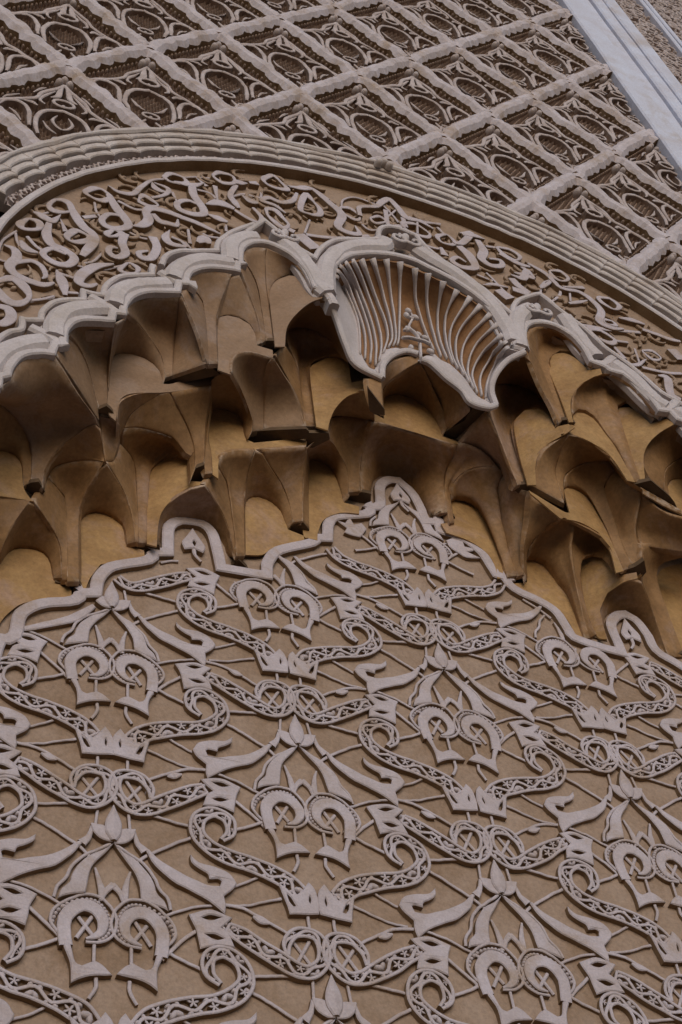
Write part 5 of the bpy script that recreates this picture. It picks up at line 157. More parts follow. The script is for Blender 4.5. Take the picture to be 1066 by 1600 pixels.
class MB:
    """collects pieces into one mesh; local plane is x,z with relief growing towards -y"""
    def __init__(s, seed=0): s.seed = Vector((seed * 3.7, seed * 1.9, seed * 2.3)); s.v = []; s.f = []; s.m = []; s.sm = []
    def add(s, vs, fs, ms=None, smooth=False):
        o = len(s.v); s.v += vs
        for i, f in enumerate(fs):
            s.f.append([k + o for k in f]); s.m.append(ms[i] if ms else 0); s.sm.append(smooth)
    def ribbon(s, pts, w, h, base=0.0, sub=4, bev=.006, smooth=True, wob=.0016, crown=.0):
        n = len(pts); w = spread(w, n)
        q = [(p[0], p[1], ww) for p, ww in zip(pts, w)]
        if smooth: q = cr(q, sub)
        n = len(q)
        if n < 2: return
        vs = []; fs = []; ms = []
        for i in range(n):
            a = q[max(i - 1, 0)]; b = q[min(i + 1, n - 1)]; p = q[i]
            d1 = Vector((p[0] - a[0], p[1] - a[1])); d2 = Vector((b[0] - p[0], b[1] - p[1]))
            if d1.length < 1e-7: d1 = d2
            if d2.length < 1e-7: d2 = d1
            if d1.length < 1e-7: d1 = d2 = Vector((1, 0))
            d1.normalize(); d2.normalize(); t = d1 + d2
            if t.length < 1e-4: t = d1
            t.normalize(); nn = Vector((-t.y, t.x)); k = 1 / max(.6, nn.dot(Vector((-d1.y, d1.x))))
            hw = max(p[2], .002) / 2 * k
            j = noise.noise_vector(Vector((p[0] * 9 + 3, p[1] * 9, 1.7)) + s.seed) * wob + noise.noise_vector(Vector((p[0] * 40, p[1] * 40, 5)) + s.seed) * wob * .6
            hh = h + j.z
            bb = min(bev, hw * .5)
            for off, y in ((-hw, base), (-hw, hh - bb), (-hw + bb, hh), (0, hh + crown * hw), (hw - bb, hh), (hw, hh - bb), (hw, base)):
                vs.append((p[0] + nn.x * off + j.x, -y, p[1] + nn.y * off + j.y))
        for i in range(n - 1):
            for k in range(6):
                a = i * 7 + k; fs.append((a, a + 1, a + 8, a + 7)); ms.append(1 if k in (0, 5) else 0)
        fs.append(tuple(range(6, -1, -1))); ms.append(1)
        fs.append(tuple((n - 1) * 7 + k for k in range(7))); ms.append(1)
        s.add(vs, fs, ms)
    def prism(s, outline, holes, h, base=0.0, bev=.006, sub=3, wob=.0015, corner=50):
        def sm(pl):
            n = len(pl); keep = []
            for i in range(n):
                a = Vector(pl[i]) - Vector(pl[i - 1]); b = Vector(pl[(i + 1) % n]) - Vector(pl[i])
                keep.append(a.length > 1e-6 and b.length > 1e-6 and abs(a.angle_signed(b)) > math.radians(corner))
            o = []
            for i in range(n):
                p1, p2 = pl[i], pl[(i + 1) % n]
                p0 = pl[i - 1] if not keep[i] else (2 * p1[0] - p2[0], 2 * p1[1] - p2[1])
                p3 = pl[(i + 2) % n] if not keep[(i + 1) % n] else (2 * p2[0] - p1[0], 2 * p2[1] - p1[1])
                for q in range(sub):
                    t = q / sub
                    o.append(tuple(0.5 * ((2 * b) + (c - a) * t + (2 * a - 5 * b + 4 * c - d) * t * t + (3 * b - a - 3 * c + d) * t ** 3) for a, b, c, d in zip(p0, p1, p2, p3)))
            return o
        loops = [sm([tuple(p) for p in outline])] + [sm([tuple(p) for p in hl]) for hl in holes]
        def area(l): return sum(l[i - 1][0] * l[i][1] - l[i][0] * l[i - 1][1] for i in range(len(l)))
        if area(loops[0]) < 0: loops[0].reverse()
        for k in range(1, len(loops)):
            if area(loops[k]) > 0: loops[k].reverse()
        vs = []; fs = []; ms = []; tops = []
        for l in loops:
            n = len(l); b0 = len(vs); top = []
            for i in range(n):
                p = Vector(l[i]); a = (p - Vector(l[i - 1])); b = Vector(l[(i + 1) % n]) - p
                if a.length < 1e-7: a = b
                if b.length < 1e-7: b = a
                a.normalize(); b.normalize(); t = a + b
                if t.length < 1e-3: t = a
                t.normalize(); nn = Vector((-t.y, t.x)); k = min(1.5, 1 / max(.5, nn.dot(Vector((-a.y, a.x)))))
                j = noise.noise_vector(Vector((p.x * 14, p.y * 14, 2)) + s.seed) * wob; p = p + Vector((j.x, j.y))
                q = p + nn * bev * k
                vs += [(p.x, -base, p.y), (p.x, -(h + j.z - bev), p.y), (q.x, -(h + j.z), q.y)]
                top.append(Vector((q.x, q.y, 0)))
            for i in range(n):
                a = b0 + i * 3; b = b0 + ((i + 1) % n) * 3
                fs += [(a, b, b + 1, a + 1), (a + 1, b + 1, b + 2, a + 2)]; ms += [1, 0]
            tops.append((b0, top))
        idx = [b0 + i * 3 + 2 for b0, top in tops for i in range(len(top))]
        for tri in tessellate_polygon([top for _, top in tops]):
            fs.append(tuple(idx[k] for k in tri)); ms.append(0)
        s.add(vs, fs, ms)
    def blob(s, x, z, rx, rz, h, base=0.0, seg=8, rot=0):
        vs = []; fs = []; c, sn = math.cos(rot), math.sin(rot)
        rings = ((1, 0), (1.0, .45), (.8, .8), (.4, .97))
        for rr_, hh in rings:
            for k in range(seg):
                a = 2 * math.pi * k / seg; dx = rx * rr_ * math.cos(a); dz = rz * rr_ * math.sin(a)
                vs.append((x + dx * c - dz * sn, -(base + h * hh), z + dx * sn + dz * c))
        for r_ in range(3):
            for k in range(seg):
                a = r_ * seg + k; b = r_ * seg + (k + 1) % seg; fs.append((a, b, b + seg, a + seg))
        fs.append(tuple(3 * seg + k for k in range(seg)))
        s.add(vs, fs, None, True)
    def star(s, x, z, r, h, base=0.0, pet=5, rot=0):
        o = []
        for k in range(pet * 4):
            a = 2 * math.pi * k / (pet * 4) + rot; q = r * (.62 + .38 * math.cos(k * math.pi / 2))
            o.append((x + q * math.cos(a), z + q * math.sin(a)))
        s.prism(o, [], h, base, .002, 1, 0)
    def box(s, a, b):
        (x0, y0, z0), (x1, y1, z1) = a, b
        v = [(x0, y0, z0), (x1, y0, z0), (x1, y1, z0), (x0, y1, z0), (x0, y0, z1), (x1, y0, z1), (x1, y1, z1), (x0, y1, z1)]
        s.add(v, [(0, 3, 2, 1), (4, 5, 6, 7), (0, 1, 5, 4), (1, 2, 6, 5), (2, 3, 7, 6), (3, 0, 4, 7)])
    def tube(s, pts, w, h, up=(0, -1, 0), sub=5, bev=.3):
        """ridge swept along 3-D points: foot at the points, standing h along up"""
        wl = spread(w, len(pts)); hl = spread(h, len(pts))
        q = cr([(*p, a, b) for p, a, b in zip(pts, wl, hl)], sub); n = len(q); up = Vector(up).normalized()
        vs = []; fs = []
        for i in range(n):
            p = Vector(q[i][:3]); t = Vector(q[min(i + 1, n - 1)][:3]) - Vector(q[max(i - 1, 0)][:3]); t.normalize()
            side = t.cross(up).normalized(); u = side.cross(t).normalized()
            if u.dot(up) < 0: u = -u
            hw = q[i][3] / 2; hh = q[i][4]
            j = noise.noise(p * 12) * .002
            for o_, k in ((-1, -.3), (-.9, .75), (-.45, 1), (.45, 1), (.9, .75), (1, -.3)):
                v = p + side * (hw * o_ + j) + u * (hh * k); vs.append(tuple(v))
        for i in range(n - 1):
            for k in range(5): a = i * 6 + k; fs.append((a, a + 1, a + 7, a + 6))
        fs.append((5, 4, 3, 2, 1, 0)); fs.append(tuple((n - 1) * 6 + k for k in range(6)))
        s.add(vs, fs)
    def mesh(s, name, mats, smooth=None):
        me = bpy.data.meshes.new(name); me.from_pydata(s.v, [], s.f)
        for m in mats: me.materials.append(m)
        for p, mi, sm in zip(me.polygons, s.m, s.sm):
            p.material_index = min(mi, len(mats) - 1); p.use_smooth = sm if smooth is None else smooth
        me.update(); return me

def resample(pts, n, smooth=True):
    q = cr(pts, 5) if smooth and len(pts) > 2 else [tuple(p) for p in pts]
    v = [Vector(p) for p in q]; L = [0]
    for a, b in zip(v, v[1:]): L.append(L[-1] + (b - a).length)
    o = []; k = 0
    for i in range(n):
        d = L[-1] * i / (n - 1)
        while k < len(v) - 2 and L[k + 1] < d: k += 1
        t = (d - L[k]) / max(L[k + 1] - L[k], 1e-9); o.append(v[k].lerp(v[k + 1], min(max(t, 0), 1)))
    return o

def coons(bottom, top, left, right, nu=14, nv=16):
    if left and right:
        bottom = bottom or [left[0], right[0]]; top = top or [left[-1], right[-1]]
    else:
        left = [bottom[0], top[0]]; right = [bottom[-1], top[-1]]
    B, T, L_, R_ = resample(bottom, nu), resample(top, nu), resample(left, nv), resample(right, nv)
    g = []
    for j in range(nv):
        v = j / (nv - 1)
        for i in range(nu):
            u = i / (nu - 1)
            p = B[i] * (1 - v) + T[i] * v + L_[j] * (1 - u) + R_[j] * u - (L_[0] * (1 - u) * (1 - v) + R_[0] * u * (1 - v) + L_[-1] * (1 - u) * v + R_[-1] * u * v)
            g.append(p)
    return g, nu, nv

def facet_mesh(name, g, nu, nv, m, thick=.035):
    """grid surface with a real thickness away from the viewer side"""
    fs = [(j * nu + i, j * nu + i + 1, (j + 1) * nu + i + 1, (j + 1) * nu + i) for j in range(nv - 1) for i in range(nu - 1)]
    nrm = Vector()
    for a, b, c, d in fs: nrm += (g[c] - g[a]).cross(g[d] - g[b])
    ctr = sum(g, Vector()) / len(g)
    to = Vector((CAM_LOC[0], CAM_LOC[1], CAM_LOC[2])) - ctr
    if nrm.dot(to) < 0: fs = [f[::-1] for f in fs]; nrm = -nrm
    back = (Vector((ctr.x, 0, 0)) * 0 + to.normalized() * -1)
    back = Vector((0, .8, .6))
    n = len(g)
    jit = [noise.noise_vector(p * 7) * .004 + noise.noise_vector(p * 22) * .0016 for p in g]
    edge = {j * nu + i for j in range(nv) for i in range(nu) if i in (0, nu - 1) or j in (0, nv - 1)}
    vs = [tuple(p + (jit[k] * (.25 if k in edge else 1))) for k, p in enumerate(g)]
    for k in edge:                                       # open a fine groove along every joint
        i, j = k % nu, k // nu; t_ = g[(min(max(j, 1), nv - 2)) * nu + min(max(i, 1), nu - 2)] - g[k]
        if t_.length > 1e-6: vs[k] = tuple(Vector(vs[k]) + t_.normalized() * min(.0032, t_.length * .4))
    rim = [i for i in range(nu)] + [j * nu + nu - 1 for j in range(1, nv)] + [(nv - 1) * nu + i for i in range(nu - 2, -1, -1)] + [j * nu for j in range(nv - 2, 0, -1)]
    def flare(k):
        i, j = k % nu, k // nu; d = Vector()
        if i == 0: d += g[k] - g[k + 1]
        if i == nu - 1: d += g[k] - g[k - 1]
        if j == 0: d += g[k] - g[k + nu]
        if j == nv - 1: d += g[k] - g[k - nu]
        return d.normalized() * .016 if d.length > 1e-6 else d
    vs += [tuple(g[k] + back * (thick * .8) + flare(k)) for k in rim]
    k = len(rim); allf = list(fs)
    for i in range(k): allf.append((rim[i], n + i, n + (i + 1) % k, rim[(i + 1) % k]))
    me = bpy.data.meshes.new(name); me.from_pydata(vs, [], allf); me.materials.append(m)
    for i, p in enumerate(me.polygons): p.use_smooth = i < len(fs)
    me.update(); return me

def soft_outline(pl, sub=4, corner=38):
    v = [Vector(p) for p in pl]; n = len(v); o = []
    keep = [(v[i] - v[i - 1]).length > 1e-6 and (v[(i + 1) % n] - v[i]).length > 1e-6 and (v[i] - v[i - 1]).angle(v[(i + 1) % n] - v[i]) > math.radians(corner) for i in range(n)]
    for i in range(n):
        p1, p2 = v[i], v[(i + 1) % n]; p0 = 2 * p1 - p2 if keep[i] else v[i - 1]; p3 = 2 * p2 - p1 if keep[(i + 1) % n] else v[(i + 2) % n]
        for q in range(sub):
            t = q / sub; o.append(0.5 * ((2 * p1) + (p2 - p0) * t + (2 * p0 - 5 * p1 + 4 * p2 - p3) * t * t + (3 * p1 - p0 - 3 * p2 + p3) * t ** 3))
    return o
def soft_path(pl, sub=4, corner=50):
    v = [Vector(p) for p in pl]; n = len(v); o = []
    keep = [i in (0, n - 1) or (v[i] - v[i - 1]).angle(v[i + 1] - v[i]) > math.radians(corner) for i in range(n)]
    for i in range(n - 1):
        p1, p2 = v[i], v[i + 1]; p0 = 2 * p1 - p2 if keep[i] else v[i - 1]; p3 = 2 * p2 - p1 if keep[i + 1] else v[i + 2]
        for q in range(sub):
            t = q / sub; o.append(tuple(0.5 * ((2 * p1) + (p2 - p0) * t + (2 * p0 - 5 * p1 + 4 * p2 - p3) * t * t + (3 * p1 - p0 - 3 * p2 + p3) * t ** 3)))
    return o + [tuple(v[-1])]
def slab_mesh(name, pts, vec, m):
    """flat polygon in space, thickened along vec"""
    v = [Vector(p) for p in pts]; n = len(v)
    nrm = Vector()
    for i in range(n): nrm += v[i - 1].cross(v[i])
    tr = tessellate_polygon([v]); o = v + [p + Vector(vec) for p in v]
    to = Vector(CAM_LOC) - v[0]
    fs = []
    for t in tr:
        f = tuple(t); nn = (v[f[1]] - v[f[0]]).cross(v[f[2]] - v[f[0]])
        fs.append(f if nn.dot(to) > 0 else f[::-1])
    for i in range(n): fs.append((i, (i + 1) % n, n + (i + 1) % n, n + i))
    me = bpy.data.meshes.new(name); me.from_pydata([tuple(p) for p in o], [], fs); me.materials.append(m); me.update(); return me

def inside(poly, x, z):
    c = False; n = len(poly); j = n - 1
    for i in range(n):
        if (poly[i][1] > z) != (poly[j][1] > z) and x < (poly[j][0] - poly[i][0]) * (z - poly[i][1]) / (poly[j][1] - poly[i][1]) + poly[i][0]: c = not c
        j = i
    return c
def offset_path(p, d):
    o = []
    for i in range(len(p)):
        a = Vector(p[max(i - 1, 0)]); b = Vector(p[i]); c = Vector(p[min(i + 1, len(p) - 1)])
        d1 = (b - a) if i else (c - b); d2 = (c - b) if i < len(p) - 1 else (b - a)
        if d1.length < 1e-6: d1 = d2
        if d2.length < 1e-6: d2 = d1
        d1.normalize(); d2.normalize(); t = d1 + d2
        if t.length < .2: t = d1
        t.normalize(); nn = Vector((-t.y, t.x)); k = min(1.4, 1 / max(.5, nn.dot(Vector((-d1.y, d1.x)))))
        o.append(tuple(b + nn * d * k))
    return o

random.seed(4)
# ---------------------------------------------------------------- setting: floor and plain masonry
b = MB(); b.box((-40, -60, -1.75), (40, 1.2, -1.6)); link('courtyard_floor', b.mesh('courtyard_floor', [M_FLOOR]), kind='structure')
b = MB()
b.box((-7, .76, -1.6), (8, 1.1, 17)); b.box((-7, .075, 8.0), (8, .757, 17)); b.box((-7, .075, -1.6), (-2.45, .757, 7.997)); b.box((2.45, .075, -1.6), (8, .757, 7.997))
link('wall', b.mesh('wall', [M_WALL]), kind='structure')

# ---------------------------------------------------------------- tympanum
tym = thing('carved_tympanum', 'recessed plaster panel of pale arabesque scrolls under the stalactite vault', 'carved panel', (0, DEPTH, 1.0))
def tpart(name, me, x, z, mirror=False, parent=None):
    o = link(name, me, parent or tym, (x, 0, z - 1.0) if not parent else (0, 0, 0))
    if mirror: o.scale.x = -1
    return o
left_half = [p for p in BORDER if p[0] < -.01]
bl = [(-2.6, 3.9), (-2.28, 4.08), (-2.24, 4.16), (-2.0, 4.18), (-1.96, 4.44)] + [tuple(p) for p in BORDER] + [(1.40, 5.06), (1.53, 4.98), (1.60, 4.84), (1.66, 4.81), (1.68, 4.76), (1.86, 4.66), (1.9, 4.5), (2.3, 4.4)]
bl = soft_path(bl, 4, 60)
ZONE = bl + [(2.5, 1.2), (-2.7, 1.2)]
mb = MB(); mb.box((-2.7, .012, 0.0), (2.7, .048, 5.6)); nx_, nz_ = 150, 150
gv = []
for j in range(nz_):
    for i in range(nx_):
        x = -2.7 + 5.4 * i / (nx_ - 1); z = 5.6 * j / (nz_ - 1); q = Vector((x * 2.2, z * 2.2, 3)); gv.append((x, -.0035 * (noise.noise(q) + .6 * noise.noise(q * 3.1) + .35 * noise.noise(q * 7.3)), z))
mb.add(gv, [(j * nx_ + i, j * nx_ + i + 1, (j + 1) * nx_ + i + 1, (j + 1) * nx_ + i) for j in range(nz_ - 1) for i in range(nx_ - 1)], None, True)
gp = link('plaster_ground', mb.mesh('plaster_ground', [M_TGROUND]), tym)
mb = MB(); mb.ribbon(offset_path(bl, -.03), .056, .030, 0, smooth=False, bev=.006, wob=.002)
mb.v = [(x, y, z - 1.0) for x, y, z in mb.v]
link('lobed_border', mb.mesh('lobed_border', [M_RELIEF, M_EDGE]), tym)

tx, tz, px0, pz0 = LAT
ZIN = offset_path(bl, -.06) + [(2.5, 1.2), (-2.7, 1.2)]
def band_mesh(pts, w, h, seed=0):
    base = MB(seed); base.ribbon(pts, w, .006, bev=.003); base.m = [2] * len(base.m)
    q = cr([(p[0], p[1], ww) for p, ww in zip(pts, w)], 5)
    e1 = []; e2 = []; nr = []
    for i, p in enumerate(q):
        a = q[max(i - 1, 0)]; c = q[min(i + 1, len(q) - 1)]; t = Vector((c[0] - a[0], c[1] - a[1])).normalized(); nn = Vector((-t.y, t.x)); nr.append((t, nn))
        k = max(p[2] / 2 - .006, .001); e1.append((p[0] + nn.x * k, p[1] + nn.y * k)); e2.append((p[0] - nn.x * k, p[1] - nn.y * k))
    base.ribbon(e1, .013, h, smooth=False, bev=.003); base.ribbon(e2, .013, h, smooth=False, bev=.003)
    base.ribbon([e1[0], e2[0]], .011, h - .001, smooth=False, bev=.003)
    ten = MB(seed); ln = [0]; PH = seed * .021
    for a, c in zip(q, q[1:]): ln.append(ln[-1] + math.hypot(c[0] - a[0], c[1] - a[1]))
    wave = []; s_ = 0
    for p, l, (t, nn) in zip(q, ln, nr):
        if p[2] < .03: continue
        k = math.sin((l + PH) / .062 * math.pi) * p[2] * .22; wave.append((p[0] + nn.x * k, p[1] + nn.y * k))
    ten.ribbon(wave, .0125, h - .003, .004, smooth=False, bev=.002)
    k = 0
    while (k + .5) * .062 < ln[-1]:
        L_ = (k + .5) * .062 - PH; i = min(range(len(ln)), key=lambda i: abs(ln[i] - L_)); p = q[i]; t, nn = nr[i]; sg = -1 if k % 2 == 0 else 1
        if p[2] > .036:
            r_ = min(.0255, p[2] * .30); o_ = p[2] * .16 * sg
            if k % 3: ten.star(p[0] + nn.x * o_, p[1] + nn.y * o_, r_, h - .002, .004, 5, k)
            else:
                ten.blob(p[0] + nn.x * o_ + t.x * .008, p[1] + nn.y * o_ + t.y * .008, r_ * .9, r_ * .5, h - .004, .002, 7, math.atan2(t.y, t.x) + .7)
                ten.blob(p[0] + nn.x * o_ - t.x * .010, p[1] + nn.y * o_ - t.y * .010, r_ * .8, r_ * .45, h - .005, .002, 7, math.atan2(t.y, t.x) - .7)
            for q_ in (-1, 1):
                ten.blob(p[0] - nn.x * o_ * 1.75 + t.x * .016 * q_, p[1] - nn.y * o_ * 1.75 + t.y * .016 * q_, .0125, .0088, h - .005, .002, 7, .6 * q_)
        k += 1
    return base, ten

HS = .86
def reach(pts, d=.03):
    def tip(a, b): L_ = math.hypot(b[0] - a[0], b[1] - a[1]); return (b[0] + (b[0] - a[0]) / L_ * d, b[1] + (b[1] - a[1]) / L_ * d)
    return [tip(pts[1], pts[0])] + list(pts) + [tip(pts[-2], pts[-1])]
MOT_POLY = [(a, b, c, h * HS) for a, b, c, h in MOT_POLY]; MOT_BAND = [(a, b, c, h * HS) for a, b, c, h in MOT_BAND]
MOT_STROKE = [(a, reach(b) if a == 'vine' else b, [q * (.72 if a in ('vine', 'stem') else 1) for q in c], h * (.8 if a in ('vine', 'stem') else HS)) for a, b, c, h in MOT_STROKE]
def in_finger(x, z): return (-1.27 < x < -.96 and z > 5.15) or (.93 < x < 1.27 and z > 5.13) or (abs(x) < .16 and z > 6.02)
TEMPL = []       # (name, mesh, sub-mesh, points for the inside test, rebuild function)
NV = 4
for name, pts, holes, h in MOT_POLY:
    ms = []
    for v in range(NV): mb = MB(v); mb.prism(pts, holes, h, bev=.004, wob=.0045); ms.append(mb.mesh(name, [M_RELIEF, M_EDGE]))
    TEMPL.append((name, ms, None, pts, None))
for name, pts, w, h in MOT_STROKE:
    ms = []
    if name == 'vine': w = [q * f_ for q, f_ in zip(spread(w, len(pts)), [1.15] + [.92] * (len(pts) - 2) + [1.25])]
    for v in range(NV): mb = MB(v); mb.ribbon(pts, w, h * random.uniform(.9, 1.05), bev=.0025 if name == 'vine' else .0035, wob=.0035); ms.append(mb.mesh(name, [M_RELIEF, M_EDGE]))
    TEMPL.append((name, ms, None, pts, (w, h)))
for name, pts, w, h in MOT_BAND:
    ms = []; ts = []
    for v in range(NV):
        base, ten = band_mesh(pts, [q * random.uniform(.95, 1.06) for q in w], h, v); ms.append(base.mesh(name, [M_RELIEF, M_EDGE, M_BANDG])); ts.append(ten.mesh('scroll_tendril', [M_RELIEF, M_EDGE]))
    TEMPL.append((name, ms, ts, pts, ('band', w, h)))
mb = MB()
for p in cr(MOT_BEADS, 2): mb.blob(p[0], p[1], .0085, .0085, .019, 0, 7)
TEMPL.append(('bead_arc', [mb.mesh('bead_arc', [M_RELIEF])], None, MOT_BEADS, None))
bx, bz = MOT_BLOB[0]
mb = MB(); mb.ribbon([(bx - .03, bz + .012), (bx, bz), (bx + .028, bz - .012)], [.01, .03, .006], .02, bev=.004); TEMPL.append(('leaf_bud', [mb.mesh('leaf_bud', [M_RELIEF, M_EDGE])], None, [(bx - .03, bz), (bx + .03, bz)], None))
petal = MB(); petal.ribbon([(0, .012), (0, .05), (0, .1), (0, .168)], [.022, .058, .055, .004], .035, bev=.006, crown=.2); ME_PETAL = petal.mesh('bud_petal', [M_RELIEF, M_EDGE])
CENT = [('bud_petal', ME_PETAL, [(0, .02), (0, .16)])]

def seen(x, z): return -2.35 < x < 1.6 and z > 2.55
for c in range(-1, 6):
    for rrow in range(-3, 3):
        X = px0 + tx * c; Z = pz0 + tz * (rrow - .5 * (c % 2))
        if Z < 2.2 or Z > 6.6: continue
        apex = (c == 2 and rrow == 1)
        for name, ms, subs, pts, spec in TEMPL:
            if apex and name in ('half_palmette', 'leaf_stem', 'bud_calyx'): continue
            for sg in (1, -1):
                v = random.randrange(len(ms)); me = ms[v]; sub = subs[v] if subs else None
                W_ = [(X + sg * p[0], Z + p[1]) for p in pts]
                if not any(seen(*p) for p in W_): continue
                ok = [inside(ZIN, *p) and not in_finger(*p) for p in W_]
                if all(ok):
                    o = tpart(name, me, X + random.uniform(-.003, .003), Z + random.uniform(-.003, .003), sg < 0); o.rotation_euler.y = random.uniform(-.008, .008)
                    if sub: link('scroll_tendril', sub, o)
                elif not spec and not sub and sum(ok) >= .8 * len(ok) and not any(in_finger(*p) for p in W_): tpart(name, me, X, Z, sg < 0)
                elif sum(ok) >= 2 and spec and (spec[0] == 'band' or len(pts) > 2):
                    w = spread(spec[1] if spec[0] == 'band' else spec[0], len(pts)); h = spec[-1]
                    run = []; best = []
                    for p, k, ww in zip(pts, ok, w):
                        if k: run.append((p, ww))
                        else:
                            if len(run) > len(best): best = run
                            run = []
                    if len(run) > len(best): best = run
                    if len(best) < 3: continue
                    P2 = [p for p, _ in best]; W2 = [q for _, q in best]
                    if spec[0] == 'band':
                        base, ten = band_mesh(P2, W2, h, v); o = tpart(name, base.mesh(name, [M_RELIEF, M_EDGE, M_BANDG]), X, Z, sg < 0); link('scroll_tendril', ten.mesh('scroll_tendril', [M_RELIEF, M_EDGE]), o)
                    else:
                        mb = MB(); mb.ribbon(P2, W2, h, bev=.004); tpart(name, mb.mesh(name, [M_RELIEF, M_EDGE]), X, Z, sg < 0)
        for name, me, pts in CENT:
            if all(inside(ZIN, X, Z + p[1]) for p in pts) and seen(X, Z) and not apex: tpart(name, me, X, Z)
for pts in EXTRA_LEAVES:
    mb = MB(3); mb.prism(pts, [], .024, bev=.004, wob=.003); mb.v = [(x, y, z - 1.0) for x, y, z in mb.v]; link('border_leaf', mb.mesh('border_leaf', [M_RELIEF, M_EDGE]), tym)
# small leaves in the finger-shaped lobes of the border
for fx, fz, s_ in ((-1.115, 5.27, 1), (1.10, 5.25, -1), (0.005, 6.0, 1)):
    mb = MB(); mb.prism([(0, .115), (.03, .05), (.055, -.005), (.04, -.05), (0, -.03), (-.045, -.05), (-.055, 0), (-.03, .05)], [[(.004, .03), (.012, .01), (.004, -.015), (-.004, .01)]], .03, bev=.005)
    mb.ribbon([(0, -.03), (.004, -.07), (.03, -.11)], [.02, .016, .012], .026)
    tpart('finger_leaf', mb.mesh('finger_leaf', [M_RELIEF, M_EDGE]), fx, fz, s_ < 0)

# ---------------------------------------------------------------- stalactite vault
vault = thing('muqarnas_vault', 'ochre stalactite vault of small concave cells between lobed arch and panel', 'stalactite vault', (0, 0, 5.0))
def vpart(name, me): 
    o = link(name, me, vault, (0, 0, -5.0)); return o
for name, bo, to, le, ri in FACETS:
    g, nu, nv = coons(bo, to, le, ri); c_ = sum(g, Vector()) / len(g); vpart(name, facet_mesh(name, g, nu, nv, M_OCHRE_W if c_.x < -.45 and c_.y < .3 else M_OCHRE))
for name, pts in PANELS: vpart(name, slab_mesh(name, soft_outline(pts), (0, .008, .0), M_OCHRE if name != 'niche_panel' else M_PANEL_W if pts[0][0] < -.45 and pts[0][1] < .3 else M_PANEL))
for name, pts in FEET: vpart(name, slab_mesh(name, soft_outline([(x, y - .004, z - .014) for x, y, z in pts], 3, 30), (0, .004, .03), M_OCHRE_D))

# ---------------------------------------------------------------- shell niche
shell = thing('shell_niche', 'fluted scallop shell at the crown of the lobed arch with white ribs', 'shell', (0, 0, 6.5))
def spart(name, me): return link(name, me, shell, (0, 0, -6.5))
NR = len(SHELL_RIBS); RC = [resample(r_, 18) for r_ in SHELL_RIBS]
for i in range(NR - 1):
    g = []; nu = 7
    for j in range(18):
        v = j / 17
        for k in range(nu):
            u = k / (nu - 1); p = RC[i][j].lerp(RC[i + 1][j], u)
            wd = (RC[i][j] - RC[i + 1][j]).length
            p = p + Vector((0, .9, .35)) * (.004 + math.sin(u * math.pi) * min(.028, wd * .42) * math.sin(min(1, v * 2 + .15) * math.pi / 2) * (1 - .4 * v)); g.append(p)
    spart('flute', facet_mesh('flute', g, nu, 18, M_FLUTE, .03))
for i in range(NR):
    mb = MB(); mb.tube([tuple(p) for p in RC[i][::2]], [.036, .015, .0115, .011, .011, .011, .011, .011, .012], [.014, .018, .02, .02, .02, .018, .016, .014, .012], (-.15, -1, -.25), 2)
    spart('rib', mb.mesh('rib', [M_MOULD], True))
for le, ri in ((SHELL_EDGES[0], SHELL_RIBS[0]), (SHELL_RIBS[-1], SHELL_EDGES[3][::-1])):
    g, nu, nv = coons(None, None, [tuple(p) for p in le], [tuple(p) for p in ri], 8, 16); spart('shell_cheek', facet_mesh('shell_cheek', g, nu, nv, M_MOULD, .03))
for e, a_, b_ in ((SHELL_EDGES[1], 3, 9), (SHELL_EDGES[2], 9, NR), (SHELL_EDGES[0][-2:], 0, 4)):
    g, nu, nv = coons([tuple(p) for p in e], [tuple(SHELL_RIBS[q][-1]) for q in range(a_, b_)], None, None, 18, 5); spart('shell_sill', facet_mesh('shell_sill', g, nu, nv, M_MOULD, .02))
for e in SHELL_EDGES:
    mb = MB(); mb.tube(e, .032, .018, (0, -1, -.35), 5); spart('rim', mb.mesh('rim', [M_MOULD], False))
mb = MB()
for s_ in SPRIG: mb.tube(s_, .013, .014, (0, -1, -.2), 4)
spart('sprig', mb.mesh('sprig', [M_MOULD], True))
for bx, by, bz in SPRIG_BUDS:
    mb = MB(); mb.blob(bx, bz, .014, .022, .022, -by - .005, 9, .5 + bx * 9); spart('sprig_bud', mb.mesh('sprig_bud', [M_MOULD]))

# ---------------------------------------------------------------- lobed arch moulding
arch = thing('lobed_arch_edge', 'pale stepped and lobed moulding edging the stalactite vault', 'moulding', (0, 0, 5.0))
def apart(name, mb, mats, y=0): return link(name, mb.mesh(name, mats), arch, (0, y, -5.0))
n0, n1 = SHELL_SPAN
for seg in (MOUTH[:n0 + 1], MOUTH[n0:n1], MOUTH[n1:]):
    mb = MB(); mb.ribbon(offset_path(soft_path(seg, 3), .018), .038, .036, 0, smooth=False, bev=.007, wob=.003); apart('mouth_fillet', mb, [M_MOULD], .014)

